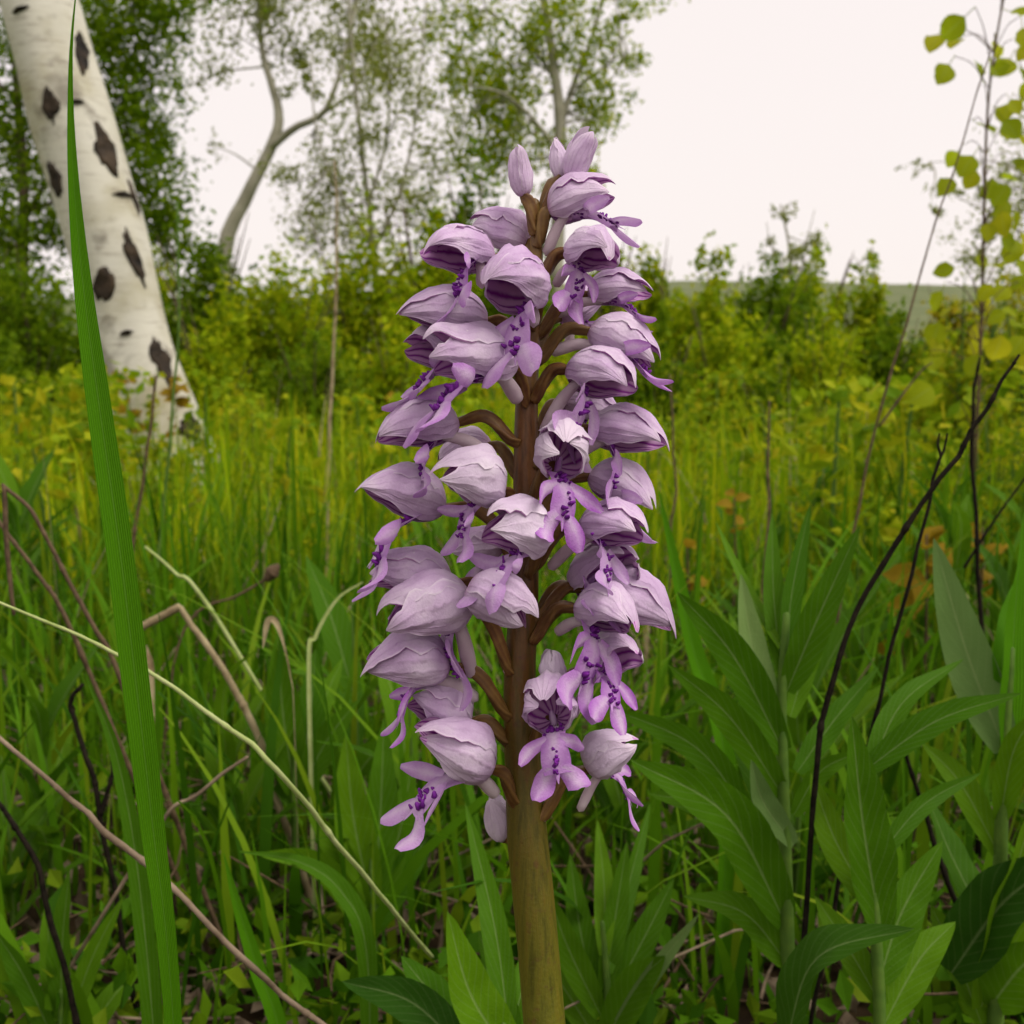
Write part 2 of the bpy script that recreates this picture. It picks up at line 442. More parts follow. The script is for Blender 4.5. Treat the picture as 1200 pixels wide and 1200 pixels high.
# ------------------------------------------------------------------ ground, hill
def ground_z(x, y):
    return 0.012 * np.sin(x * 3.1 + 1) * np.cos(y * 2.3) + 0.03 * np.sin(x * 0.5) * np.sin(y * 0.4 + 1) * np.clip(y / 4, 0, 1)

g = MB()
ax = np.concatenate([-np.geomspace(900, 2.2, 24), np.linspace(-2, 2, 81), np.geomspace(2.2, 900, 24)])
ay = np.concatenate([-np.geomspace(300, 1.2, 12), np.linspace(-1, 4, 101), np.geomspace(4.2, 1500, 36)])
X, Y = np.meshgrid(ax, ay)
Z = ground_z(X, Y) * np.where(np.hypot(X, Y) < 60, 1, 0)
g.grid(np.stack([X, Y, Z], -1))
tag(g.build('ground', M['soil']), kind='structure')

h = MB()
hx = np.linspace(-700, 700, 90); hy = np.linspace(110, 520, 40)
X, Y = np.meshgrid(hx, hy)
prof = np.sin(np.clip((Y - 110) / 330, 0, 1) * np.pi / 2) ** 1.3
H = 27.5 + 3.0 * np.sin(X / 95 + 0.4) + 1.0 * np.sin(X / 31) - 0.00002 * (X - 90) ** 2
Z = prof * H - 0.4 + 0.25 * np.sin(X / 7.0) * np.sin(Y / 9.0) * prof
h.grid(np.stack([X, Y, Z], -1))
tag(h.build('hill', M['hill']), kind='structure')

# ------------------------------------------------------------------ grass (stuff)
def grass(name, n, d0, d1, hmin, hmax, wmin, wmax, seg, mat, label, lean=0.6, spread=0.62, power=1.0, zmax=None):
    u = rng.random(n)
    d = (d0 ** power + u * (d1 ** power - d0 ** power)) ** (1 / power)
    x = (rng.random(n) * 2 - 1) * spread * d
    n_out = int(n * 0.45)                     # thinner outside the wedge in view, but it goes on
    x[:n_out] = np.sign(x[:n_out]) * (spread * d[:n_out] + rng.random(n_out) * (0.9 + 0.9 * d[:n_out]))
    base = np.stack([x, d, ground_z(x, d) - 0.004], -1)
    az = rng.random(n) * 2 * np.pi
    hgt = hmin + (hmax - hmin) * rng.random(n) ** 1.6
    # tufts: neighbouring blades share a height factor
    hgt *= 0.75 + 0.5 * (0.5 + 0.5 * np.sin(x * 9 / np.maximum(d, .5) + 3 * np.sin(d * 4)))
    if zmax is not None: hgt = np.minimum(hgt, zmax(x, d) * (0.8 + 0.4 * rng.random(n)))
    ln = lean * rng.random(n) ** 1.3
    w = wmin + (wmax - wmin) * rng.random(n)
    t = np.linspace(0, 1, seg + 1)
    D = np.stack([np.cos(az), np.sin(az), 0 * az], -1)
    fa = az + np.pi / 2 + rng.normal(0, 0.5, n)
    S = np.stack([np.cos(fa), np.sin(fa), 0 * az], -1)
    bend = ln[:, None] * t[None] ** 2
    p = base[:, None] + D[:, None] * (bend * hgt[:, None])[..., None]
    zz = hgt[:, None] * (t[None] * (1 - 0.28 * ln[:, None] * t[None] ** 2))
    p[..., 2] += zz
    ww = (w[:, None] * 0.5) * np.clip(np.minimum(0.55 + 1.2 * t, 1.0) * (1 - t ** 2.2), 0.04, 1)[None]
    L = p - S[:, None] * ww[..., None]; R = p + S[:, None] * ww[..., None]
    V = np.stack([L, R], 2)                                   # n, seg+1, 2, 3
    idx = np.arange(n * (seg + 1) * 2).reshape(n, seg + 1, 2)
    q = np.stack([idx[:, :-1, 0], idx[:, :-1, 1], idx[:, 1:, 1], idx[:, 1:, 0]], -1).reshape(-1, 4)
    uv = np.zeros((n, seg + 1, 2, 2)); uv[..., 1, 0] = 1; uv[..., 1] = t[None, :, None]
    mb = MB(); mb.add(V.reshape(-1, 3), q, uv.reshape(-1, 2))
    return tag(mb.build(name, mat), label, 'grass', kind='stuff')

grass('near_grass', 7000, 0.46, 1.5, 0.05, 0.24, 0.002, 0.0085, 7, M['grass_near'], 'dark green grass blades around the foot of the orchid', 0.9, 0.66, 1.7)
grass('meadow_grass', 42000, 1.3, 6.0, 0.08, 0.27, 0.003, 0.008, 4, M['grass_mid'], 'yellow-green meadow grass stretching towards the bushes', 0.6, 0.62, 1.5)
grass('dry_grass', 800, 0.9, 4.5, 0.10, 0.30, 0.0018, 0.005, 5, M['straw'], 'pale dry grass leaves mixed into the green meadow', 0.7, 0.62, 1.4)
grass('distant_grass', 28000, 5.5, 34.0, 0.12, 0.30, 0.010, 0.022, 3, M['grass_far'], 'pale yellow-green grass in front of the far bushes', 0.5, 0.62, 1.4)

# dead straw and litter lying between the grass
mb = MB()
for i in range(420):
    d = 0.5 + 1.6 * rng.random() ** 1.5; x = (rng.random() * 2 - 1) * 0.6 * d
    a = rng.random() * 6.28; L = 0.05 + 0.13 * rng.random(); el = rng.normal(0.15, 0.35)
    p0 = np.array([x, d, ground_z(x, d) + 0.004 + 0.03 * rng.random()])
    p1 = p0 + L * np.array([math.cos(a) * math.cos(el), math.sin(a) * math.cos(el), abs(math.sin(el))])
    pm = (p0 + p1) / 2 + rng.normal(0, 0.12 * L, 3) * np.array([1, 1, 0.4])
    tube(mb, resample([p0, pm, p1], 6), [0.0011, 0.0008, 0.0005], 4, mi=int(rng.random() < 0.6), round_end=False)
tag(mb.build('dead_straw', [M['straw_brown'], M['twig_brown']]), 'dry brown straw lying between the grass blades', 'straw', kind='stuff')

# ------------------------------------------------------------------ foliage clouds
def leaf_quads(mb, C, size, mi=0, aspect=0.55, droop=0.0):
    n = len(C)
    A = rng.normal(0, 1, (n, 3)); A[:, 2] -= droop; A = norm(A)
    B = norm(np.cross(A, rng.normal(0, 1, (n, 3))))
    N = np.cross(A, B)
    s = size * (0.6 + 0.8 * rng.random(n))[:, None]
    p0 = C - A * s * 0.5; p2 = C + A * s * 0.5
    m = C - A * s * 0.06 - N * s * 0.08
    p1 = m + B * s * 0.5 * aspect; p3 = m - B * s * 0.5 * aspect
    V = np.stack([p0, p1, p2, p3], 1).reshape(-1, 3)
    mb.add(V, np.arange(4 * n).reshape(n, 4), np.tile([[0.5, 0], [1, .5], [0.5, 1], [0, .5]], (n, 1)), mi)

def blob_points(c, r, n, clumps=None):
    """points in an uneven ellipsoid made of small clumps, so that gaps stay open"""
    k = clumps or max(4, int(n / 45))
    cc = norm(rng.normal(0, 1, (k, 3))) * (rng.random((k, 1)) ** 0.45)
    which = rng.integers(0, k, n)
    sp = 0.10 + 0.16 * rng.random((k, 1))
    p = cc[which] + rng.normal(0, 1, (n, 3)) * sp[which]
    return np.asarray(c) + p * np.asarray(r)

def bush(name, px, top, half, d, mat, n, label, group, leaf=0.04, stems=7, cat='bush', bark='bark_brown', floor=0.0, gap=1.0):
    base = P(px, 430, d); bx, by = base[0], base[1]
    hgt = CAM_Z + (430 - top) / F * d
    rx = half / F * d
    gz = float(ground_z(bx, by)) if by < 60 else 0
    root = empty(name, (bx, by, gz))
    cr = MB()
    lobes = max(5, int(7 * gap))
    pts = []
    for i in range(lobes):
        a = rng.random() * 6.28; rr = rx * 0.62 * math.sqrt(rng.random())
        lh = hgt * (0.55 + 0.35 * rng.random()) * (1 - 0.35 * (rr / rx) ** 2)
        c = np.array([bx + rr * math.cos(a), by + rr * math.sin(a) * 0.8, gz + floor + lh * 0.55])
        pts.append(blob_points(c, (rx * 0.48, rx * 0.48, lh * 0.55), int(n / lobes)))
    c = np.array([bx, by, gz + hgt * 0.60]); pts.append(blob_points(c, (rx * 0.45, rx * 0.45, hgt * 0.44), int(n / lobes)))
    p = np.concatenate(pts); p = p[p[:, 2] > gz + 0.02]
    leaf_quads(cr, p, leaf)
    cr.build('crown', mat, root, (bx, by, gz), smooth=False)
    st = MB()
    for i in range(stems):
        a = rng.random() * 6.28; e = np.array([bx + rx * 0.6 * math.cos(a), by + rx * 0.6 * math.sin(a), gz + hgt * (0.6 + 0.45 * rng.random())])
        b = np.array([bx + 0.06 * rx * math.cos(a), by + 0.06 * rx * math.sin(a), gz - 0.02])
        m = (b + e) / 2 + np.array([0, 0, 0.12 * hgt])
        tube(st, resample([b, m, e], 8), [0.012 * hgt + 0.004, 0.006 * hgt, 0.002 * hgt], 5)
    st.build('stems', M[bark], root, (bx, by, gz))
    return tag(root, label, cat, group)

# depth, height and the neighbours that tell each bush apart
for (px, top, half, d, k, n, lab) in [
    (-60, 280, 110, 7.0, 'd', 4500, 'dense dark green bush reaching past the birch trunk on its outer side'),
    (40, 290, 100, 7.5, 'd', 5000, 'dense dark green bush just behind the birch trunk'),
    (150, 270, 90, 8.5, 'm', 5000, 'mid green bush directly behind the birch trunk'),
    (245, 268, 85, 8.0, 'd', 5000, 'dark green bush at the foot of the forked grey birch'),
    (340, 300, 90, 5.0, 'm', 6500, 'large rounded green bush right of the forked grey birch'),
    (420, 262, 85, 9.5, 'm', 5000, 'green bush around the foot of the slender pale tree'),
    (365, 375, 70, 3.6, 'd', 4500, 'low dark bush behind the tall pale dry stem'),
    (500, 240, 75, 10.0, 'm', 5000, 'green bush between the slender tree and the orchid'),
    (560, 205, 75, 11.0, 'd', 5500, 'tall dark green bush close behind the upper left orchid flowers'),
    (610, 245, 65, 9.0, 'd', 4500, 'dark green bush hidden mostly behind the orchid spike'),
    (700, 280, 70, 10.0, 'm', 4500, 'green bush behind the upper right orchid flowers'),
    (765, 285, 50, 12.0, 'm', 3500, 'small green bush against the sky beside the orchid tip'),
    (820, 303, 84, 9.0, 'm', 6000, 'rounded green bush right of the orchid under the open sky'),
    (895, 310, 80, 8.0, 'd', 5500, 'darker green bush below the sparse sapling'),
    (950, 302, 68, 10.0, 'm', 5500, 'green bush just right of the sparse sapling'),
    (1012, 312, 46, 10.0, 'm', 4000, 'green bush below the hill ridge with a tiny sapling tip'),
    (850, 362, 85, 4.0, 'm', 5000, 'lower green bush in front of the rounded bush by the orchid'),
    (960, 370, 85, 4.0, 'm', 5000, 'lower green bush crossed by the long brown twig'),
    (1045, 378, 58, 4.2, 'd', 4000, 'low dark bush in front of the hill slope'),
    (1120, 325, 55, 9.0, 'y', 3500, 'yellow-green bush behind the thin young aspen'),
    (1190, 330, 80, 8.0, 'y', 4500, 'yellow-green bush behind the second young aspen'),
    (1290, 310, 90, 8.0, 'm', 4000, 'green bush beyond the second young aspen'),
    (470, 370, 75, 3.9, 'm', 4000, 'lower green bush left of the middle orchid flowers'),
    (20, 400, 75, 3.7, 'd', 3500, 'low dark bush in front of the birch, beside the yellow shrubs'),
    (775, 385, 55, 3.6, 'd', 3500, 'low dark bush close to the right-hand orchid flowers'),
    (905, 415, 60, 3.3, 'd', 3500, 'low dark bush behind the thin brown twig'),
    (690, 380, 90, 4.0, 'm', 4500, 'lower green bush behind the middle of the orchid spike'),
    (255, 350, 70, 3.8, 'm', 4000, 'lower green bush just right of the birch foot')]:
    m = {'d': M['leaf_dark'], 'm': M['leaf_mid'], 'y': M['leaf_yel']}[k]
    bush('bush', px, top, half * 1.08, d, m, n, lab, 'bushes behind the meadow', leaf=0.0072 * d)

# low yellow-green shrubs in front of them
for (px, top, half, d, n, lab) in [(290, 462, 50, 2.6, 420, 'right of the birch foot'), (110, 410, 60, 3.6, 600, 'just left of the birch foot'), (50, 465, 55, 2.8, 420, 'beside the low dark bush'),
                              (400, 455, 50, 3.6, 500, 'behind the tall pale dry stem'), (455, 490, 40, 2.8, 320, 'beside the middle orchid flowers'), (800, 480, 50, 3.2, 400, 'close right of the orchid spike'),
                              (905, 460, 55, 3.4, 500, 'behind the thin brown twig'), (985, 440, 55, 3.0, 500, 'crossed by the long leaning twig'), (1065, 425, 55, 2.8, 600, 'behind the black charred twig'),
                              (1130, 335, 75, 2.6, 2600, 'around the thin young aspen'), (1215, 315, 80, 2.4, 2600, 'around the second young aspen'), (178, 456, 48, 2.3, 700, 'covering the foot of the white birch'), (1030, 500, 60, 1.9, 900, 'between the leaning twig and the charred twig'), (1180, 480, 60, 1.7, 900, 'below the thin young aspen')]:
    bush('low_shrub', px, top, half, d, M['forb_yellow'], n, 'low shrub with bright yellow-green leaves ' + lab, 'low yellow-green shrubs in the meadow', leaf=0.0085 * d, stems=9, cat='shrub', bark='stalk_green')

# low ground cover and leaf litter under the grass
gc = MB()
n = 14000; d = 0.45 + 2.0 * rng.random(n) ** 1.4; x = (rng.random(n) * 2 - 1) * (0.62 * d + (rng.random(n) < 0.3) * 0.9)
pt = np.stack([x, d, ground_z(x, d) + 0.004 + 0.055 * rng.random(n) ** 1.8], -1)
keep = np.sin(x * 23 + 2 * np.sin(d * 17)) + np.sin(d * 31 + x * 9) > -0.9
leaf_quads(gc, pt[keep], 0.016, aspect=0.5)
tag(gc.build('ground_cover', M['grass_near'], smooth=False), 'small dark green leaves covering the soil between the grass', 'ground cover', kind='stuff')
lt = MB(); n = 3000; d = 0.45 + 1.6 * rng.random(n) ** 1.4; x = (rng.random(n) * 2 - 1) * 0.62 * d
leaf_quads(lt, np.stack([x, d, ground_z(x, d) + 0.003 + 0.012 * rng.random(n)], -1), 0.020, aspect=0.5)
tag(lt.build('leaf_litter', M['straw_brown'], smooth=False), 'dry brown leaf litter on the soil', 'leaf litter', kind='stuff')

# ------------------------------------------------------------------ trees
def tree(name, d, trunk, tw, limbs, clusters, mat, bark, label, group=None, leaf=0.05, twigs=5, hang=0.0):
    base = P(trunk[0][0], trunk[0][1], d)
    gx, gy = base[0], base[1]
    gz = float(ground_z(gx, gy)) if gy < 60 else 0.0
    root = empty(name, (gx, gy, gz))
    tr = MB()
    pts = [np.array([gx, gy, gz - 0.05])] + [P(a, b, d) for a, b in trunk[1:]]
    tube(tr, resample(pts, 26), [w / F * d * 0.5 for w in tw], 10, rough=0.03)
    tips = []
    for lb, wd in limbs:
        lp = [P(a, b, d + dz) for a, b, dz in lb]
        tube(tr, resample(lp, 14), [wd / F * d * 0.5, wd / F * d * 0.16], 7, rough=0.03)
        tips.append(lp)
    cr = MB(); tg = MB()
    allp = np.vstack([resample(pts, 30)[8:]] + [resample(lp, 10) for lp in tips])
    for (cx, cy, rx, ry, n) in clusters:
        c = P(cx, cy, d + rng.normal(0, 0.25) * rx / F * d)
        r = np.array([rx, rx, ry]) / F * d
        n = int(n * 2.2); bp = blob_points(c, r * 1.08, n, clumps=max(5, int(n / 36)))
        leaf_quads(cr, bp, leaf, droop=0.8 if hang else 0)
        for k in range(min(twigs, max(1, n // 110))):
            e = bp[rng.integers(0, len(bp))]
            src = allp[np.argmin(((allp - e) ** 2).sum(1) + 0.02 * d * rng.random(len(allp)))]
            m = (src + e) / 2 + (np.array([0, 0, 0.05]) + rng.normal(0, 0.07, 3)) * np.linalg.norm(e - src)
            tube(tg, resample([src, m, e], 7), [0.0010 * d, 0.0004 * d], 4, round_end=False)
    cr.build('crown', mat, root, (gx, gy, gz), smooth=False)
    tr.build('trunk', bark, root, (gx, gy, gz))
    tag(tg.build('twigs', bark, root, (gx, gy, gz)), kind='stuff')
    return tag(root, label, 'tree', group)

tree('birch_tree', 13.0, [(258, 420), (262, 300), (288, 232), (318, 172), (327, 135), (318, 98), (306, 50), (300, -60), (290, -200)], [22, 18, 15, 13, 11, 9, 7, 5, 3],
     [([(316, 175, 0), (345, 150, -.2), (376, 135, -.3), (392, 105, -.4), (410, 40, -.3), (430, -60, 0)], 10),
      ([(320, 105, 0), (300, 40, .3), (250, -40, .6)], 5), ([(380, 132, -.3), (420, 100, -.5), (450, 20, -.4)], 5)],
     [(225, 15, 60, 55, 260), (300, 0, 60, 55, 420), (335, 40, 40, 50, 300), (400, 30, 55, 55, 420), (430, 90, 45, 45, 200), (355, 95, 35, 30, 90),
      (460, 30, 60, 60, 380), (250, 70, 35, 30, 60), (230, -90, 120, 80, 900), (380, -110, 140, 80, 1100), (260, 170, 18, 18, 18), (215, 90, 30, 40, 60)],
     M['leaf_grey'], M['bark_grey'], 'grey forked birch leaning right behind the bushes', leaf=0.065, twigs=6, hang=1)
tree('slender_tree', 11.0, [(440, 470), (440, 330), (432, 240), (420, 140), (410, 20), (400, -120)], [8, 7, 6, 5, 4, 2],
     [([(436, 300, 0), (470, 220, .2), (490, 120, .3), (500, -10, .2)], 5), ([(436, 290, 0), (395, 220, -.2), (370, 150, -.3), (365, 60, -.2)], 4), ([(432, 240, 0), (455, 150, .1), (452, 20, 0)], 4)],
     [(365, 230, 50, 50, 420), (400, 160, 45, 60, 330), (450, 190, 50, 60, 420), (470, 110, 50, 60, 330), (430, 60, 60, 60, 330), (480, 250, 45, 40, 380), (340, 180, 30, 40, 80), (510, 170, 35, 50, 180), (400, 280, 60, 40, 450)],
     M['leaf_grey'], M['bark_grey'], 'slender pale tree with thin upright stems and sparse yellow-green leaves', leaf=0.05, twigs=6)
tree('birch_tree', 12.0, [(652, 470), (652, 330), (655, 220), (657, 150), (648, 70), (638, 0), (630, -120)], [19, 18, 16, 14, 11, 9, 5],
     [([(656, 150, 0), (672, 100, .2), (695, 40, .4), (712, -30, .5)], 9), ([(655, 180, 0), (625, 140, -.3), (590, 110, -.5), (550, 100, -.7)], 6), ([(650, 90, 0), (610, 40, .4), (570, 10, .6)], 6), ([(665, 110, .1), (705, 80, 0), (735, 60, -.2)], 4)],
     [(545, 95, 45, 55, 560), (590, 60, 50, 55, 600), (600, 130, 45, 50, 520), (640, 40, 45, 50, 420), (690, 60, 45, 50, 460), (705, 110, 35, 35, 260), (735, 70, 22, 22, 70), (740, 5, 45, 18, 150),
      (560, 170, 45, 40, 420), (620, 190, 45, 40, 420), (530, 30, 45, 35, 220), (680, 150, 35, 30, 200), (640, -60, 130, 60, 1400), (690, 200, 30, 30, 140)],
     M['leaf_mid'], M['bark_grey'], 'grey birch with dark drooping foliage directly behind the orchid tip', leaf=0.06, twigs=6, hang=1)
tree('leafy_tree', 9.0, [(20, 520), (20, 400), (28, 250), (20, 100), (10, -100)], [16, 15, 13, 10, 6],
     [([(28, 260, 0), (70, 180, .3), (110, 100, .4), (150, 20, .5)], 7), ([(28, 250, 0), (100, 220, .2), (170, 170, .3)], 6), ([(22, 120, 0), (-40, 60, .3)], 5)],
     [(10, 60, 60, 70, 800), (20, 170, 55, 60, 800), (140, 40, 70, 60, 1100), (170, 130, 45, 65, 900), (165, 220, 50, 50, 800), (60, 250, 70, 50, 900), (90, 110, 60, 70, 700), (0, 300, 60, 50, 800), (195, 10, 40, 30, 300), (100, -70, 160, 70, 1500), (180, 280, 40, 40, 500)],
     M['leaf_dark'], M['bark_brown'], 'dense dark green tree behind the white birch trunk', leaf=0.055, twigs=5)
tree('sparse_sapling', 12.0, [(928, 430), (928, 340), (925, 290), (915, 240)], [4, 4, 3, 2],
     [([(927, 320, 0), (945, 280, 0), (955, 245, 0)], 2), ([(927, 330, 0), (905, 290, 0), (898, 260, 0)], 2)],
     [(925, 300, 26, 20, 130), (918, 250, 14, 18, 40), (950, 280, 14, 20, 55), (940, 320, 30, 14, 150), (905, 290, 12, 16, 36)],
     M['leaf_grey'], M['bark_grey'], 'small sparse sapling rising above the bushes against the white sky', leaf=0.055, twigs=3)
tree('sparse_sapling', 13.0, [(1025, 440), (1024, 340), (1022, 290)], [3, 3, 2], [([(1024, 330, 0), (1000, 300, 0)], 2)],
     [(1022, 312, 10, 14, 40), (1003, 310, 10, 10, 26)], M['leaf_mid'], M['bark_grey'], 'tiny sapling tip poking out of the bushes below the hill line', leaf=0.05, twigs=2)
tree('leafy_tree', 16.0, [(1230, 460), (1230, 350), (1225, 250), (1215, 150)], [10, 9, 7, 4],
     [([(1228, 300, 0), (1180, 260, .2), (1120, 230, .3)], 4), ([(1225, 220, 0), (1170, 190, .2), (1090, 190, .2)], 3)],
     [(1150, 270, 45, 40, 180), (1110, 235, 30, 20, 60), (1190, 240, 45, 45, 260), (1080, 195, 20, 10, 24), (1180, 310, 50, 30, 260), (1230, 180, 60, 60, 400)],
     M['leaf_grey'], M['bark_grey'], 'distant grey-green tree showing faintly behind the yellow sapling leaves', leaf=0.07, twigs=4)

# white birch trunk
D0 = 3.0
bc = P(207, 571, D0); bz = float(ground_z(bc[0], bc[1]))
birch = empty('birch_tree', (bc[0], bc[1], bz))
cl = [(bc[0], bc[1], bz - 0.05), P(190, 515, D0), P(160, 420, D0), P(131, 300, D0), P(102, 200, D0), P(72, 100, D0), P(44, 0, D0), P(-8, -180, D0), P(-60, -420, D0), P(-90, -760, D0)]
wd = [136, 106, 90, 90, 95, 92, 86, 80, 70, 50]
tb = MB()
cen = resample(cl, 70); rad = np.interp(np.linspace(0, 1, 70), np.linspace(0, 1, len(wd)), wd) / F * D0 * 0.5
T, N, B = frames(cen)
na = 40
an = np.linspace(0, 2 * np.pi, na, endpoint=False); tt = np.linspace(0, 1, 70)
R = rad[:, None] * (1 + 0.025 * np.sin(3 * an[None] + 9 * tt[:, None]) + 0.015 * np.sin(7 * an[None] - 23 * tt[:, None]) + 0.02 * np.sin(40 * tt)[:, None])
R *= 1 + np.clip(0.06 - tt, 0, 1)[:, None] * 5 * (0.5 + 0.5 * np.sin(5 * an))[None]
G = cen[:, None] + R[..., None] * (np.cos(an)[None, :, None] * N[:, None] + np.sin(an)[None, :, None] * B[:, None])
tb.grid(G, np.stack(np.meshgrid(an / 6.28, tt), -1), 0, closed=True)
tb.build('trunk', M['birch'], birch, (bc[0], bc[1], bz))

def on_trunk(px, py):
    """where the line of sight through a point of the trunk's near side meets the bark"""
    q = P(px, py, D0); v = norm(q - np.array([0, 0, CAM_Z]))
    i = np.argmin(np.linalg.norm(np.cross(cen - np.array([0, 0, CAM_Z]), v), axis=1))
    c = cen[i]; r = rad[i]
    off = q - c; lat = off - T[i] * np.dot(off, T[i]); lat = lat - v * np.dot(lat, v)
    s = min(np.linalg.norm(lat), r * 0.97)
    lat = norm(lat) * s
    dep = math.sqrt(max(r * r - s * s, 0))
    vp = norm(v - T[i] * np.dot(v, T[i]))
    along = T[i] * np.dot(off, T[i])
    n = norm(lat - vp * dep)
    return c + along + n * r, n, T[i]
for (px, py, w, hh, tilt) in [(101, 72, 17, 46, 0.25), (66, 143, 15, 36, 0.1), (130, 190, 24, 52, 0.0), (159, 312, 15, 52, -0.15), (124, 345, 25, 32, 0.2),
                              (68, 222, 18, 40, 0.0), (160, 238, 7, 34, -0.1), (190, 430, 18, 50, 0.0), (225, 506, 24, 30, 0.1), (148, 240, 22, 6, 0.3), (40, 12, 10, 6, 0), (30, 32, 16, 5, .2), (95, 140, 14, 5, 0), (150, 400, 12, 6, 0)]:
    c, n, t_ = on_trunk(px, py)
    s_ = np.cross(t_, n); k = D0 / F
    sm = MB(); rr = []
    ringa = np.linspace(0, 2 * np.pi, 20, endpoint=False)
    # diamond-like scar: ragged outline, raised rim, sunken middle
    ce, se = np.cos(ringa), np.sin(ringa)
    dia = 1 / (np.abs(ce) ** 1.25 + np.abs(se) ** 1.25) ** (1 / 1.25) * (1 + rng.normal(0, 0.13, 20))
    for f, hgt in ((0.12, 0.004), (0.5, 0.005), (0.8, 0.011), (1.0, 0.005), (1.08, -0.012)):
        xx = dia * ce * f * w * 0.66 * k; yy = dia * se * f * hh * 0.6 * k
        xx = xx + yy * tilt
        ring = []
        for q in c + s_ * xx[:, None] + t_ * yy[:, None]:
            i_ = int(np.argmin(((cen - q) ** 2).sum(1))); rel = q - cen[i_]; al = T[i_] * np.dot(rel, T[i_]); rel = rel - al
            ang = math.atan2(np.dot(rel, B[i_]), np.dot(rel, N[i_])) % (2 * np.pi)
            rs = np.interp(ang, np.append(an, 2 * np.pi), np.append(R[i_], R[i_][0]))
            ring.append(cen[i_] + al + norm(rel) * (rs + hgt * 0.7 + rng.normal(0, 0.001)))
        rr.append(np.array(ring))
    rr.insert(0, np.repeat(rr[0].mean(0)[None], 20, 0))
    sm.grid(np.array(rr), None, 0, closed=True)
    sm.build('bark_scar', M['scar'], birch, (bc[0], bc[1], bz))
tag(birch, 'thick white birch trunk with black diamond scars, leaning left', 'tree')

# right-hand aspen saplings with separate leaves
def leaf_mesh_round(name, mat, size, nseg=6, ratio=0.92):
    mb = MB()
    blade(mb, [(0, 0, 0), (0.5 * size, 0, 0.03 * size), (size, 0, -0.05 * size)], size * ratio, (0, 0, 1), 0.12,
          prof=[0.12, 0.72, 0.98, 1.0, 0.85, 0.55, 0.04], nseg=nseg, nx=5, wave=0.12)
    tube(mb, [(-0.45 * size, 0, 0.10 * size), (-0.2 * size, 0, 0.05 * size), (0.02 * size, 0, 0)], 0.018 * size, 4, round_end=False)
    return mb.mesh(name, mat)
LEAF_R = [leaf_mesh_round('leaf_round', M['leaf_aspen'], 1.0, 6, r) for r in (0.92, 0.8)]

def put_leaf(mesh, loc, d, up, size, parent, origin, name='leaf'):
    o = bpy.data.objects.new(name, mesh); col.objects.link(o); o.parent = parent
    x = norm(d); z = np.asarray(up, float); y = norm(np.cross(z, x)); z = np.cross(x, y)
    m = Matrix(((x[0], y[0], z[0], 0), (x[1], y[1], z[1], 0), (x[2], y[2], z[2], 0), (0, 0, 0, 1)))
    o.matrix_local = Matrix.Translation(Vector(np.asarray(loc) - np.asarray(origin))) @ m @ Matrix.Scale(size, 4)
    return o

def sapling(d, stem, w, spots, label, size):
    b = P(stem[0][0], 600, d); o0 = (b[0], b[1], float(ground_z(b[0], b[1])))
    root = empty('aspen_sapling', o0)
    pts = [np.array(o0) - np.array([0, 0, 0.02])] + [P(a, c, d) for a, c in stem[1:]]
    st = MB(); cl_ = resample(pts, 30)
    tube(st, cl_, [w / F * d * 0.5, w / F * d * 0.2], 7)
    for (px, py) in spots:
        q = P(px, py, d + rng.normal(0, 0.06))
        s = cl_[np.argmin(((cl_ - q - np.array([0, 0, -0.04])) ** 2).sum(1))]
        tube(st, resample([s, (s + q) / 2 + np.array([0, 0, 0.012]), q], 6), [0.0009, 0.0005], 4, round_end=False)
        dr = norm(np.array([q[0] - s[0], rng.normal(0, 0.03), -0.02 - 0.05 * rng.random()]) + rng.normal(0, 0.02, 3))
        sz = size * (0.75 + 0.5 * rng.random())
        put_leaf(LEAF_R[rng.integers(0, 2)], q + dr * sz * 0.45, dr, rng.normal(0, 0.6, 3) + np.array([0.1, -0.9, 0.9]), sz, root, o0)
    st.build('stem', M['twig_brown'], root, o0)
    return tag(root, label, 'sapling')
sp1 = [(1105, 32), (1130, 42), (1118, 66), (1143, 8), (1165, 40), (1186, 46), (1172, 12), (1160, 70), (1152, 100), (1178, 110), (1168, 132), (1195, 20),
       (1138, 142), (1160, 148), (1128, 170), (1148, 172), (1185, 150), (1165, 208), (1190, 205), (1180, 178), (1150, 190), (1122, 200), (1172, 235), (1195, 260),
       (1165, 275), (1140, 290), (1152, 310), (1185, 295), (1130, 312), (1170, 325), (1195, 330), (1145, 338), (1158, 252), (1190, 233), (1110, 330), (1125, 355),
       (1105, 365), (1140, 372), (1165, 360), (1100, 390), (1130, 395), (1155, 405), (1180, 380), (1118, 420), (1090, 410), (1145, 432), (1175, 425), (1105, 445), (1165, 452), (1132, 462)]
sapling(1.5, [(1146, 700), (1142, 560), (1150, 380), (1153, 250), (1158, 120), (1172, 20), (1190, -60)], 5, sp1, 'thin young aspen with round yellow-green leaves against the white sky', 0.030)
sp1 += [(a + rng.normal(0, 10), b + rng.normal(0, 12)) for a, b in sp1 if b > 120 and a > 1120]
sp2 = [(1205 + 55 * random.random() - 20, 20 + 440 * random.random()) for _ in range(46)]
sapling(1.8, [(1230, 700), (1225, 500), (1222, 300), (1215, 100), (1218, -60)], 5, sp2, 'second young aspen half hidden behind the first, with yellow-green leaves', 0.033)

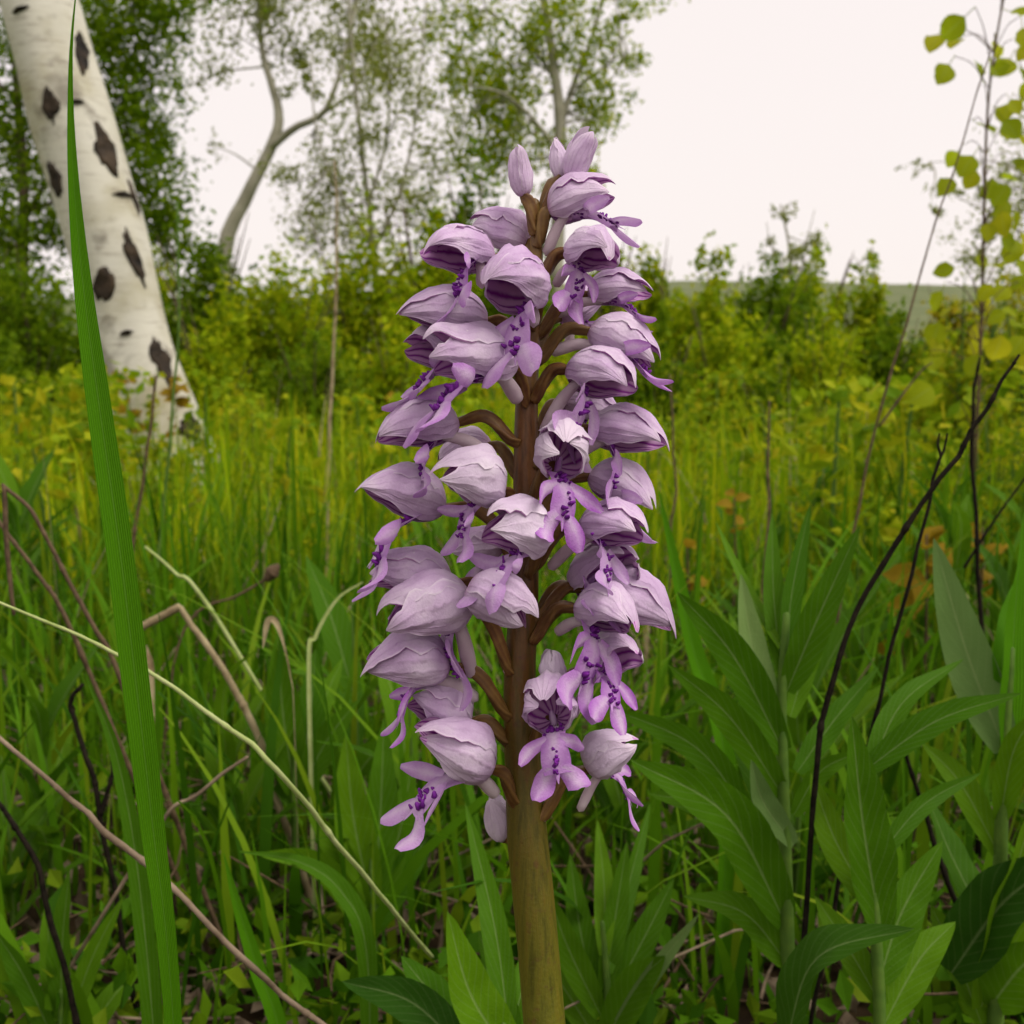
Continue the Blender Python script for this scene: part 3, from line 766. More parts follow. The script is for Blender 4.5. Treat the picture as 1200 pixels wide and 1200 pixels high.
# ------------------------------------------------------------------ the orchid
DO = 0.24
K = DO / F                                   # metres per photo pixel at the orchid
stem_px = [(640, 1225), (634, 1150), (625, 1050), (618, 980), (613, 900), (609, 800), (613, 720), (616, 640), (616, 560), (617, 480), (621, 400), (627, 320), (629, 270), (627, 235)]
stem_w = [50, 49, 49, 48, 43, 38, 35, 31, 29, 27, 23, 18, 14, 9]
top_pts = [P(a, b, DO) for a, b in stem_px]
sb = top_pts[0]
base = np.array([sb[0] + 0.012, sb[1] + 0.012, 0.0]); base[2] = float(ground_z(base[0], base[1]))
orchid = empty('orchid', base)
st_pts = [base + (sb - base) * f - np.array([0, 0, 0.006 * (f == 0)]) for f in (0, .15, .3, .45, .6, .75, .9)] + top_pts
st_c = resample(st_pts, 120)
st_wi = np.interp(np.linspace(0, 1, 120), np.linspace(0, 1, len(st_pts)), [56, 55, 54, 53, 52, 51, 50] + stem_w) * K * 0.5
mb = MB(); tube(mb, st_c, st_wi, 22, rough=0.004)
mb.build('stem', M['orchid_stem'], orchid, base)

def stem_at(py):
    ys = [b for a, b in stem_px]; xs = [a for a, b in stem_px]
    o = np.argsort(ys)
    return np.interp(py, np.array(ys)[o], np.array(xs)[o]), np.interp(py, np.array(ys)[o], np.array(stem_w)[o])

def smooth(a, b, x):
    t = np.clip((x - a) / (b - a), 0, 1); return t * t * (3 - 2 * t)

def hood_surfaces(Rm, opn, r, bud=False, droop=0.0):
    """outer and inner shells of the three sepals, unit length along +x, mouth towards -z"""
    p = (0.80 if bud else 0.92) - 0.42 * opn
    tk = 0.5 / (0.5 + p); nk = tk ** 0.5 * (1 - tk) ** p
    nt, nf = 19, 13
    s = np.linspace(0, 1, nt); t = 0.5 - 0.5 * np.cos(np.pi * s); t = 0.3 * s + 0.7 * t; t[-1] = 0.995
    outer, inner = [], []
    if bud: sep = [(0, 66, 66, 1.0), (120, 64, 64, 1.04), (240, 64, 64, 1.03)]
    else: sep = [(r.normal(0, 5), 60, 60, 1.015), (102, 66, 56, 1.0), (-102, 56, 66, 0.99)]
    k1, k2, k3 = r.random(3) * 6.28
    for k, (pc, lo, hi, sc) in enumerate(sep):
        j = np.linspace(-1, 1, nf)
        tend = 1.0 - (0.0 if k == 0 else 0.02 + 0.10 * r.random())
        tl = t * tend
        low = np.where(j[None] < 0, lo, hi) * np.ones((nt, 1))
        # sepals narrow to their own points
        low = low * (1 - 0.22 * smooth(0.7, 1.0, t))[:, None]
        if not bud and k > 0:                    # the lower edge of a side sepal sweeps up to open the mouth
            cut = 1 - smooth(0.2, 0.9, tl) * (0.50 + 0.40 * opn)
            lower = (j > 0) if pc > 0 else (j < 0)
            low = np.where(lower[None], low * cut[:, None], low)
        jag = 1 + 0.07 * np.sin(21 * tl + k1 + k) + r.normal(0, 0.05, nt)
        low = low * np.where(np.abs(j)[None] > 0.7, jag[:, None], 1)
        ph = np.radians(pc + j[None] * low)
        rr = Rm / nk * np.maximum(tl, 0) ** 0.5 * np.maximum(1 - t, 0) ** p * sc
        rr = rr + 0.035 * smooth(0.75, 0.95, t) * (1 - t) * 4
        crump = 0.055 * np.sin(5 * ph + 6 * tl[:, None] + k1) * np.sin(9 * tl[:, None] + k2) + 0.03 * np.sin(11 * ph - 13 * tl[:, None] + k3)
        edge = 0.05 * np.abs(j[None]) ** 4 * (r.random() - 0.25) * (1 + np.sin(14 * tl[:, None] + k2))
        RR = rr[:, None] * (1 + 0.08 * np.exp(-(j[None] / 0.12) ** 2) + crump + edge + r.normal(0, 0.010, (nt, nf)))
        zc = 0.04 * np.sin(np.pi * tl) + droop * tl ** 2
        y = RR * 0.86 * np.sin(ph)
        z = zc[:, None] + RR * np.cos(ph) * np.where(np.cos(ph) > 0, 1.06, 0.80)
        # the tips spread a little, each its own way
        fl = smooth(0.55, 1, t) * ((0.03 + 0.07 * opn) * (0.2 + 1.1 * r.random()) + (0 if bud else 0.15 * max(0, r.random() - 0.35)))
        sgn = 1 if k else r.choice([-0.6, 1.0])
        y = y + sgn * fl[:, None] * np.sin(math.radians(pc)) + 0.06 * r.normal() * smooth(0.5, 1, t)[:, None]
        z = z + sgn * fl[:, None] * np.cos(math.radians(pc)) + 0.05 * r.normal() * smooth(0.5, 1, t)[:, None]
        x = tl[:, None] * np.ones(nf)[None]
        uv = np.stack(np.meshgrid((j * 0.5 + 0.5), t), -1)
        Gs = np.stack([x, y, z], -1)
        ctr = np.stack([x, 0 * x, zc[:, None] * np.ones(nf)[None]], -1)
        outer.append((Gs, uv))
        inner.append((ctr + (Gs - ctr) * (1 - 0.07 * (1 - smooth(0.7, 1, t)))[:, None, None], uv))
    return outer, inner

def strip(path, prof, width, side, cup=0.2, n=9, nx=5):
    p = resample(path, n + 1); T = tangents(p); S = norm(side - T * (T @ np.asarray(side, float))[:, None]); Nn = np.cross(S, T)
    t = np.linspace(0, 1, n + 1); w = np.interp(t, np.linspace(0, 1, len(prof)), prof) * width * 0.5
    j = np.linspace(-1, 1, nx)
    return p[:, None] + S[:, None] * (w[:, None] * j)[..., None] + Nn[:, None] * (cup * w[:, None] * (j ** 2))[..., None]

def flower(Bp, Tp, dB, dT, roll=20, opn=0.35, Rm=0.33, lip=(40, 0.9), att=None, spur=1, bud=False, seed=0, lipyaw=0, spurdir=None, droop=0.0, ovary=True, pale=False):
    r = np.random.default_rng(1000 + seed)
    B3 = P(Bp[0], Bp[1], DO + dB * 1e-3); T3 = P(Tp[0], Tp[1], DO + dT * 1e-3)
    T3 = B3 + (T3 - B3) * (1.0 if bud else 1.08)
    L = np.linalg.norm(T3 - B3); x = (T3 - B3) / L
    up = np.array([0, math.sin(math.radians(roll)), math.cos(math.radians(roll))])
    if abs(np.dot(up, x)) > 0.93: up = np.array([0, 1.0, 0.0])
    y = norm(np.cross(up, x)); z = np.cross(x, y)
    Mx = np.stack([x, y, z])                     # rows: local axes in world
    W = lambda p: B3 + (np.asarray(p) @ Mx) * L
    if not bud: Rm = Rm * 1.08
    outer, inner = hood_surfaces(Rm, opn, r, bud, droop)
    mb = MB()
    for Gs, uv in outer: mb.grid(W(Gs), uv)
    fo = mb.build('flower', M['hood_pale' if pale else 'hood'], orchid, base)
    if not bud:
        mb = MB()
        for Gs, uv in inner: mb.grid(W(Gs), uv)
        mb.build('hood_lining', M['liner'], fo, base)
    if lip:
        ang, ls = lip; ls *= 1.26
        a0 = math.radians(-ang + 8); a1 = math.radians(-ang - 24)
        cz, sz = math.cos(math.radians(lipyaw)), math.sin(math.radians(lipyaw))
        def D2(a, yy=0.0):
            v = np.array([math.cos(a), yy, math.sin(a)]); return np.array([v[0] * cz - v[1] * sz, v[0] * sz + v[1] * cz, v[2]])
        O = np.array([0.30, 0, -Rm * 0.42])
        side = np.array([-sz, cz, 0.0])
        b1 = O + D2(a0) * 0.22 * ls; b2 = b1 + D2(a1) * 0.26 * ls
        mb = MB()
        wj = lambda s: r.normal(0, s)
        body = strip([O, b1, b2], [0.9, 0.85, 0.95, 1.1, 1.0], 0.26 * ls, side, 0.15)
        mb.grid(W(body))
        for s in (-1, 1):
            q0 = O + D2(a0) * 0.15 * ls + side * s * 0.06 * ls
            q1 = q0 + (side * s * 0.15 + D2(a0 + wj(.2)) * 0.08) * ls
            q2 = q1 + (side * s * 0.10 + D2(a1 + 0.6 + wj(.35)) * 0.18 + np.array([0, 0, wj(.03)])) * ls
            mb.grid(W(strip([q0, q1, q2], [0.8, 0.9, 1.0, 1.1, 0.95, 0.3], 0.125 * ls, D2(a1) * 0.6 + np.array([0, 0, -.4]), 0.3)))
            l0 = b2 - D2(a1) * 0.05 * ls + side * s * 0.05 * ls
            l1 = l0 + (side * s * 0.11 + D2(a1 + wj(.2)) * 0.14) * ls
            l2 = l1 + (side * s * 0.07 + D2(a1 + 0.35 + wj(.3)) * 0.15) * ls
            mb.grid(W(strip([l0, l1, l2], [0.8, 1.0, 1.2, 1.35, 1.35, 1.1, 0.5], 0.165 * ls, side, 0.25)))
        tt_ = b2 + D2(a1) * 0.09 * ls
        mb.grid(W(strip([b2 - D2(a1) * .03, tt_], [1, 0.7, 0.15], 0.05 * ls, side, 0.1, 4, 3)))
        # tufts of dark purple papillae down the middle
        nn = np.cross(side, D2((a0 + a1) / 2)); nn = -nn if nn[2] < 0 else nn
        for k in range(22):
            f = r.random() ** 0.8; c = (O * (1 - f) + b1 * f) if f < .5 else (b1 * (2 - 2 * f) + b2 * (2 * f - 1))
            c = c + side * r.normal(0, 0.042) * ls + nn * 0.004
            rad_ = (0.013 + 0.015 * r.random()) * ls
            tube(mb, [W(c), W(c + (nn * 0.030 + r.normal(0, 0.012, 3)) * ls)], [rad_ * L, rad_ * L * 0.55], 5, mi=1)
        # column in the throat
        tube(mb, resample([W((0.16, 0, -Rm * 0.30)), W((0.27, 0, -Rm * 0.12)), W((0.36, 0, Rm * 0.02))], 6), [0.05 * L, 0.06 * L, 0.035 * L], 8)
        mb.build('lip', [M['lip'], M['spot']], fo, base)
    if spur:
        mb = MB()
        c0 = W((0.22, 0, -Rm * 0.38))
        dn = np.array([0, 0, -1.0]) if spurdir is None else P(spurdir[0], spurdir[1], DO + (dB * 0.6) * 1e-3) - c0
        ln = 0.50 * L * spur if spurdir is None else np.linalg.norm(dn)
        dn = norm(dn); bk = -x * 0.35 if spurdir is None else np.array([0, 0, 0.25])
        tube(mb, resample([c0, c0 + (dn * 0.5 + bk * 0.35) * ln, c0 + dn * ln + bk * ln * 0.3 * (spurdir is None)], 10), [0.060 * L, 0.068 * L, 0.078 * L, 0.085 * L, 0.072 * L], 10, rough=0.01)
        mb.build('spur', M['spur'], fo, base)
    if ovary:
        ay = att if att is not None else Bp[1] + 50
        ax_, aw = stem_at(ay)
        dx = np.clip((Bp[0] - ax_) / 60, -1, 1)
        S3 = P(ax_ + dx * aw * 0.32, ay, DO + np.clip(dB, -4, 4) * 0.6e-3)
        mid = S3 * 0.42 + B3 * 0.58 + np.array([0, 0, 1.0]) * K * (9 + 0.10 * abs(Bp[0] - ax_))
        e = B3 + x * 0.05 * L
        mb = MB()
        tube(mb, resample([S3, S3 * 0.72 + mid * 0.28 + np.array([0, 0, -2 * K]), mid, e], 22), [5.2 * K, 6.0 * K, 7.0 * K, 6.8 * K, 4.6 * K], 15, lobes=3, twist=9.0, rough=0.02)
        mb.build('ovary', M['ovary'], fo, base)
        # thin bract at its foot
        mb = MB(); bt = S3 + np.array([dx * 9 * K, -2 * K, 9 * K])
        blade(mb, [S3, (S3 + bt) / 2 + np.array([dx * 2 * K, 0, 0]), bt], 7 * K, (0.2, -1, 0.3), 0.2, nseg=5, nx=3)
        mb.build('bract', M['bract'], fo, base)
    return fo

FL = [
 # buds at the tip
 dict(Bp=(614, 231), Tp=(604, 170), dB=-2, dT=-3, bud=True, lip=None, spur=0, Rm=0.27, att=275),
 dict(pale=True, Bp=(657, 210), Tp=(652, 157), dB=2, dT=3, bud=True, lip=None, spur=0, Rm=0.24, att=262),
 dict(Bp=(668, 212), Tp=(697, 151), dB=-1, dT=-3, bud=True, lip=None, spur=0, Rm=0.28, att=266),
 # right side, downwards
 dict(Bp=(642, 247), Tp=(718, 226), dB=-2, dT=-4, roll=15, opn=0.3, Rm=0.33, lip=(20, 1.15), att=290, spurdir=(641, 296)),
 dict(Bp=(668, 296), Tp=(712, 300), dB=-6, dT=-17, roll=35, opn=0.7, Rm=0.33, lip=(58, 1.0), att=335, spurdir=(652, 333)),
 dict(Bp=(688, 345), Tp=(760, 338), dB=0, dT=-2, roll=18, opn=0.4, Rm=0.28, lip=(25, 0.95), att=395, spurdir=(655, 368)),
 dict(Bp=(690, 386), Tp=(766, 424), dB=-4, dT=-6, roll=10, opn=0.3, Rm=0.30, lip=(-6, 1.1), att=425, spurdir=(648, 412)),
 dict(Bp=(665, 432), Tp=(742, 455), dB=-6, dT=-13, roll=38, opn=0.6, Rm=0.34, lip=(62, 1.1), att=470, spurdir=(638, 504)),
 dict(Bp=(690, 500), Tp=(779, 524), dB=-2, dT=-6, roll=26, opn=0.45, Rm=0.30, lip=(60, 1.0), att=548, spurdir=(665, 545)),
 dict(pale=True, Bp=(650, 545), Tp=(668, 524), dB=-9, dT=-21, roll=32, opn=0.85, Rm=0.46, lip=(72, 1.35), att=590, spur=0.7, lipyaw=25),
 dict(Bp=(690, 556), Tp=(764, 592), dB=0, dT=-3, roll=22, opn=0.4, Rm=0.31, lip=(8, 1.05), att=612, spur=0),
 dict(Bp=(680, 616), Tp=(752, 626), dB=-7, dT=-15, roll=36, opn=0.65, Rm=0.33, lip=(48, 1.15), att=665, spurdir=(646, 664)),
 dict(Bp=(672, 688), Tp=(738, 655), dB=2, dT=-8, roll=62, opn=0.7, Rm=0.36, lip=(50, 0.9), att=728, spur=0),
 dict(Bp=(694, 688), Tp=(789, 737), dB=-1, dT=-3, roll=8, opn=0.25, Rm=0.30, lip=None, att=732, spur=0),
 dict(Bp=(676, 712), Tp=(742, 728), dB=-8, dT=-17, roll=36, opn=0.75, Rm=0.36, lip=(66, 1.45), att=752, spurdir=(654, 740)),
 dict(Bp=(692, 780), Tp=(742, 762), dB=-2, dT=-11, roll=48, opn=0.7, Rm=0.36, lip=(58, 1.15), att=862, spurdir=(672, 838)),
 # front, low
 dict(pale=True, Bp=(652, 802), Tp=(641, 760), dB=-7, dT=-6, bud=True, lip=None, spur=0, Rm=0.42, att=845),
 dict(Bp=(650, 842), Tp=(640, 822), dB=-9, dT=-20, roll=62, opn=0.95, Rm=0.46, lip=(74, 1.3), att=880, spur=0, lipyaw=-6),
 dict(pale=True, Bp=(688, 902), Tp=(742, 868), dB=-3, dT=-5, roll=-10, opn=0.3, Rm=0.40, lip=(84, 1.25), att=962, spurdir=(680, 948)),
 # left side, downwards
 dict(Bp=(620, 286), Tp=(555, 268), dB=4, dT=8, roll=0, opn=0.3, Rm=0.33, lip=None, att=318, spurdir=(617, 318)),
 dict(Bp=(578, 302), Tp=(499, 292), dB=-3, dT=-11, roll=40, opn=0.6, Rm=0.31, lip=(48, 1.15), att=345, spur=0.5),
 dict(Bp=(635, 344), Tp=(574, 333), dB=-10, dT=-20, roll=26, opn=0.6, Rm=0.44, lip=(52, 1.4), att=385, spur=0.5),
 dict(Bp=(572, 376), Tp=(472, 370), dB=-4, dT=-8, roll=12, opn=0.25, Rm=0.27, lip=None, att=415, spur=0),
 dict(Bp=(606, 424), Tp=(506, 428), dB=-9, dT=-17, roll=12, opn=0.45, Rm=0.30, lip=(16, 1.25), att=475, spurdir=(606, 468)),
 dict(Bp=(552, 428), Tp=(478, 402), dB=2, dT=-4, roll=34, opn=0.5, Rm=0.30, lip=(42, 1.2), att=470, spur=0),
 dict(Bp=(538, 494), Tp=(447, 516), dB=-5, dT=-9, roll=22, opn=0.4, Rm=0.30, lip=(44, 0.95), att=520, spurdir=(568, 530)),
 dict(pale=True, Bp=(588, 574), Tp=(515, 560), dB=-11, dT=-19, roll=-6, opn=0.25, Rm=0.39, lip=(66, 0.95), att=622, spur=0),
 dict(Bp=(522, 596), Tp=(424, 574), dB=-4, dT=-9, roll=18, opn=0.4, Rm=0.30, lip=(54, 1.25), att=640, spur=0),
 dict(pale=True, Bp=(640, 632), Tp=(572, 622), dB=-13, dT=-21, roll=8, opn=0.35, Rm=0.42, lip=(38, 1.25), att=675, spur=0),
 dict(Bp=(530, 684), Tp=(436, 678), dB=-2, dT=-5, roll=12, opn=0.35, Rm=0.31, lip=(52, 0.95), att=726, spur=0),
 dict(Bp=(548, 688), Tp=(622, 728), dB=-15, dT=-18, roll=-14, opn=0.3, Rm=0.36, lip=None, att=740, spur=0, ovary=False),
 dict(Bp=(554, 702), Tp=(456, 738), dB=-8, dT=-13, roll=2, opn=0.3, Rm=0.33, lip=(74, 1.0), att=790, spurdir=(552, 790)),
 dict(Bp=(528, 778), Tp=(429, 786), dB=-6, dT=-9, roll=4, opn=0.3, Rm=0.33, lip=(46, 0.9), att=842, spurdir=(556, 818)),
 dict(Bp=(548, 850), Tp=(484, 822), dB=-2, dT=-6, roll=8, opn=0.2, Rm=0.42, lip=None, att=872, spur=0),
 dict(Bp=(577, 900), Tp=(490, 872), dB=-8, dT=-14, roll=-4, opn=0.3, Rm=0.34, lip=(48, 1.2), att=945, spurdir=(580, 930)),
 dict(pale=True, Bp=(588, 986), Tp=(577, 930), dB=5, dT=2, bud=True, lip=None, spur=0, Rm=0.29, att=1000),
 # partly hidden at the back
 dict(Bp=(655, 372), Tp=(708, 352), dB=10, dT=16, roll=5, opn=0.3, Rm=0.31, lip=(50, 1.0), att=415, spur=0.8),
 dict(Bp=(590, 640), Tp=(535, 648), dB=6, dT=10, roll=5, opn=0.3, Rm=0.33, lip=(60, 1.2), att=690, spur=0.8),
 dict(Bp=(660, 470), Tp=(722, 490), dB=8, dT=13, roll=5, opn=0.3, Rm=0.31, lip=(60, 1.1), att=520, spur=0.8),
 dict(Bp=(575, 520), Tp=(520, 540), dB=8, dT=13, roll=5, opn=0.3, Rm=0.31, lip=(60, 1.1), att=565, spur=0.8),
]
for i, f in enumerate(FL): flower(seed=i, **f)
# basal leaves of the orchid, below the frame
for a, L in ((0.4, 0.13), (2.2, 0.12), (3.9, 0.12), (5.3, 0.10)):
    d_ = np.array([math.cos(a), math.sin(a), 0]); mb = MB()
    blade(mb, [base, base + d_ * L * 0.4 + np.array([0, 0, 0.055]), base + d_ * L + np.array([0, 0, 0.07])], 0.034, (0, 0, 1) - d_ * 0.4, 0.2, nseg=12)
    mb.build('leaf', M['forb'], orchid, base)
tag(orchid, 'tall lilac orchid spike with hooded purple-veined flowers on a brown stem', 'orchid')

# ------------------------------------------------------------------ hand-placed plants
VIEW = np.array([0, -1.0, 0.15])
def plant(name, label, cat, d, stem, sw, leaves, mat='forb', group=None, stemmat='stalk_green'):
    """stem and leaves given by where they stand; d is the plant's distance"""
    b = P(stem[0][0], stem[0][1], d); o0 = np.array([b[0], b[1], float(ground_z(b[0], b[1]))])
    root = empty(name, o0)
    pts = [o0 - np.array([0, 0, 0.01])] + [P(a, c, d) for a, c in stem]
    mb = MB(); tube(mb, resample(pts, 24), [sw * 1.1 / F * d * 0.5, sw / F * d * 0.5, sw * 0.5 / F * d * 0.5], 9)
    mb.build('stem', M[stemmat], root, o0)
    for k, lf in enumerate(leaves):
        (bx, by), (tx, ty), w = lf[0], lf[1], lf[2]
        arch = lf[3] if len(lf) > 3 else (0, 12)
        dz = lf[4] if len(lf) > 4 else 0.0
        mt = lf[5] if len(lf) > 5 else mat
        fac = lf[6] if len(lf) > 6 else (rng.normal(0, 0.25), -1.0, 0.55)
        q0 = P(bx, by, d); q2 = P(tx, ty, d + dz)
        q1 = P((bx + tx) / 2 + arch[0], (by + ty) / 2 - arch[1], d + dz * 0.5)
        mb = MB(); blade(mb, [q0, q1, q2], w / F * d, fac, 0.16, nseg=16, nx=7, wave=0.10, twist=rng.normal(0, 0.35), seed=k)
        mb.build('leaf', M[mt], root, o0)
    return tag(root, label, cat, group)

plant('leafy_plant', 'leafy green plant with long lance-shaped leaves beside the charred twig', 'plant', 0.42,
      [(926, 1240), (922, 1080), (918, 940), (916, 820), (922, 720)], 17, [
      ((918, 880), (793, 693), 44, (4, 18), -.02), ((905, 850), (868, 672), 34, (-4, 0), .01, 'forb_pale'), ((918, 800), (950, 590), 26, (-6, 0), .02),
      ((922, 810), (1008, 616), 40, (-6, -10), -.01), ((916, 930), (782, 778), 38, (6, 14), -.02), ((920, 1080), (738, 890), 62, (22, 30), -.03),
      ((880, 960), (712, 828), 36, (20, 18), .0), ((930, 955), (1010, 880), 26, (-8, 14), .0), ((916, 790), (905, 600), 26, (-4, 0), .03), ((934, 905), (1030, 782), 30, (-4, 0), .02),
      ((900, 1020), (760, 930), 44, (10, 26), .02), ((912, 980), (850, 830), 32, (0, 6), .03), ((930, 990), (880, 890), 30, (-10, 0), -.015, 'forb_pale'), ((924, 1130), (800, 1050), 40, (10, 20), .0),
      ((926, 840), (985, 700), 26, (-8, -4), .02), ((915, 760), (838, 610), 16, (-4, 0), .06)])
plant('leafy_plant', 'broad-leaved green plant with a drooping leaf in painted shade at the foot of the charred twig', 'plant', 0.38,
      [(1030, 1250), (1028, 1120), (1015, 960), (1002, 850)], 14, [
      ((1032, 1090), (998, 838), 62, (-4, 0), -.01, 'forb', (0.2, -1, 0.3)), ((1010, 905), (1198, 812), 34, (-6, 14), -.01), ((1025, 1010), (1150, 905), 24, (-6, 14), .02),
      ((920, 1225), (1072, 1088), 56, (-38, 34), -.03, 'forb_shaded', (-0.5, -0.5, 0.9)), ((1030, 1150), (1105, 985), 50, (-10, 0), .02), ((1022, 1060), (950, 905), 40, (-8, 0), .03),
      ((1034, 1180), (955, 1050), 36, (-4, 10), .03), ((1036, 1200), (1120, 1080), 44, (0, 16), .02), ((1012, 930), (1130, 772), 30, (-16, 24), .03)])
plant('leafy_plant', 'tall bright green plant with upright pale leaves among orange leaves', 'plant', 0.44,
      [(1165, 1240), (1170, 1080), (1176, 900), (1185, 760)], 18, [
      ((1178, 880), (1094, 630), 56, (-2, -12), .02, 'forb_pale', (-0.4, -1, 0.3)), ((1184, 900), (1205, 560), 44, (-6, 0), .0, 'blade_green'), ((1170, 800), (1215, 640), 34, (-6, 0), .03, 'blade_green'),
      ((1150, 1180), (1225, 900), 70, (0, 10), -.02), ((1115, 1140), (1260, 1000), 74, (-10, 14), -.03, 'forb_shaded', (-0.1, -0.6, 0.9)), ((1170, 1000), (1080, 870), 34, (0, 18), .02),
      ((1172, 960), (1220, 830), 34, (-8, 16), -.02), ((1160, 1090), (1085, 930), 44, (-6, 4), .04), ((1150, 1200), (1090, 1060), 46, (0, 10), .02), ((1160, 1180), (1230, 1110), 60, (0, 10), -.03)])
plant('leafy_plant', 'low green plant with a brown-backed upright leaf in front of the orchid stem foot', 'plant', 0.36,
      [(600, 1290), (596, 1240), (590, 1200)], 12, [
      ((604, 1245), (524, 1068), 58, (-12, -10), .0, 'forb', (0.5, -1, 0.1)), ((560, 1260), (470, 1120), 50, (-4, 16), .03), ((560, 1255), (400, 1150), 52, (6, 26), .02, 'forb_shaded'), ((610, 1250), (560, 1090), 34, (4, 0), .04),
      ((600, 1240), (545, 940), 36, (8, 0), .06), ((590, 1240), (640, 1060), 34, (0, 0), .06)])
plant('leafy_plant', 'bushy green plant with narrow upright leaves just right of the orchid stem', 'plant', 0.46,
      [(715, 1260), (712, 1160), (706, 1080)], 10, [
      ((700, 1180), (668, 1000), 34, (-4, 0), .02), ((708, 1160), (735, 985), 30, (0, 0), .02), ((704, 1190), (640, 1040), 34, (-6, 4), .0), ((712, 1180), (790, 1030), 34, (6, 10), .02), ((708, 1120), (700, 960), 26, (4, 0), .04),
      ((716, 1215), (820, 1070), 20, (0, 6), -.03, 'forb_pale'), ((710, 1220), (780, 1120), 44, (0, 16), -.02), ((700, 1220), (610, 1100), 36, (-4, 16), .03), ((712, 1140), (762, 940), 24, (0, 4), .06)])
plant('leafy_plant', 'clump of broad upright green leaves left of the lowest orchid flowers', 'plant', 0.55,
      [(438, 1130), (436, 1040), (434, 980)], 9, [
      ((436, 1060), (405, 860), 46, (-6, 0), .0), ((438, 1060), (450, 840), 42, (2, 0), .02), ((440, 1070), (485, 880), 34, (6, 0), .03), ((434, 1080), (360, 950), 34, (0, 18), .0), ((440, 1090), (520, 960), 34, (0, 14), .02),
      ((438, 1100), (300, 1000), 30, (10, 34), -.02)])
plant('leafy_plant', 'clump of wide light green leaves below the bent straw', 'plant', 0.62,
      [(345, 960), (345, 900), (347, 860)], 8, [
      ((346, 930), (325, 740), 44, (-4, 0), .0), ((348, 930), (370, 760), 40, (4, 0), .02), ((346, 940), (420, 820), 34, (0, 12), .0), ((344, 945), (285, 830), 30, (0, 10), .02), ((350, 900), (402, 770), 26, (0, 6), .04)])
plant('leafy_plant', 'short forked green leaves sprouting under the long brown dry stem', 'plant', 0.50,
      [(75, 1290), (72, 1230), (72, 1160)], 10, [
      ((72, 1200), (82, 1015), 34, (-4, 0), .0), ((70, 1195), (55, 1045), 26, (-4, 0), .02), ((78, 1210), (145, 1050), 24, (-4, 6), .0), ((68, 1230), (-10, 1085), 30, (0, 12), .0), ((80, 1250), (175, 1120), 30, (0, 10), .03)])

# many smaller plants of the same sort in the meadow
LEAF_L = []
for w_, bend in ((0.20, 0.10), (0.16, 0.22), (0.26, 0.04)):
    mb = MB(); blade(mb, [(0, 0, 0), (0.5, 0, bend), (1, 0, bend * 0.2)], w_, (0, 0, 1), 0.16, nseg=7, nx=5, wave=0.1)
    LEAF_L.append(mb.mesh('leaf_lance', M['forb']))
mb = MB(); tube(mb, resample([(0, 0, 0), (0.02, 0.01, 0.5), (0, 0, 1)], 8), [0.022, 0.018, 0.006], 6); STEM_ME = mb.mesh('forb_stem', M['stalk_green'])
def small_forb(x, y, hgt):
    z0 = float(ground_z(x, y)); o0 = np.array([x, y, z0])
    root = empty('meadow_forb', o0)
    s = bpy.data.objects.new('stem', STEM_ME); col.objects.link(s); s.parent = root; s.scale = (hgt * .5, hgt * .5, hgt)
    for k in range(random.randint(7, 11)):
        f = 0.15 + 0.85 * k / 10; a = k * 2.4 + random.random()
        el = 0.35 + 0.75 * f
        dr = np.array([math.cos(a) * math.cos(el), math.sin(a) * math.cos(el), math.sin(el)])
        put_leaf(LEAF_L[k % 3], o0 + np.array([0, 0, hgt * f * 0.97]), dr, np.array([0, 0, 1]) - dr * dr[2] + rng.normal(0, .1, 3), hgt * (0.42 + 0.2 * random.random()), root, o0)
    return tag(root, 'small green plant with lance-shaped leaves growing among the meadow grass', 'plant', 'small leafy plants in the meadow grass')
for i in range(44):
    d = 0.58 + 1.1 * random.random() ** 1.3; x = (random.random() * 2 - 1) * 0.55 * d
    small_forb(x, d, 0.09 + 0.10 * random.random())

# yellow-green flowering forbs further out, too small to show their leaves one by one
YF = []
for v in range(5):
    mb = MB(); tube(mb, resample([(0, 0, 0), (0.03, 0, 0.5), (0, 0.02, 1)], 6), [0.012, 0.006], 5, mi=1)
    n = 90; f = rng.random(n); a = rng.random(n) * 6.28; rr = (0.06 + 0.12 * rng.random(n)) * (0.7 + 0.5 * f)
    leaf_quads(mb, np.stack([rr * np.cos(a), rr * np.sin(a), 0.12 + 0.84 * f], -1), 0.10, aspect=0.45)
    n = 34; c = np.stack([rng.normal(0, .10, n), rng.normal(0, .10, n), 1.0 + rng.normal(0, 0.03, n)], -1); leaf_quads(mb, c, 0.055, aspect=0.9)
    YF.append([mb.mesh('yellow_forb', [M['forb_yellow'], M['stalk_green']], smooth=False)])
for i in range(120):
    d = 1.3 + 3.6 * random.random() ** 1.2; x = (random.random() * 2 - 1) * 0.56 * d
    o = bpy.data.objects.new('yellow_forb', YF[i % 5][0]); col.objects.link(o)
    o.location = (x, d, float(ground_z(x, d)) - 0.01); s = 0.14 + 0.20 * random.random() ** 1.5; o.scale = (s * 1.2, s * 1.2, s); o.rotation_euler = (0, 0, random.random() * 6.28)
    tag(o, 'yellow-green flowering meadow plant standing among the grass', 'plant', 'yellow-green plants in the meadow')

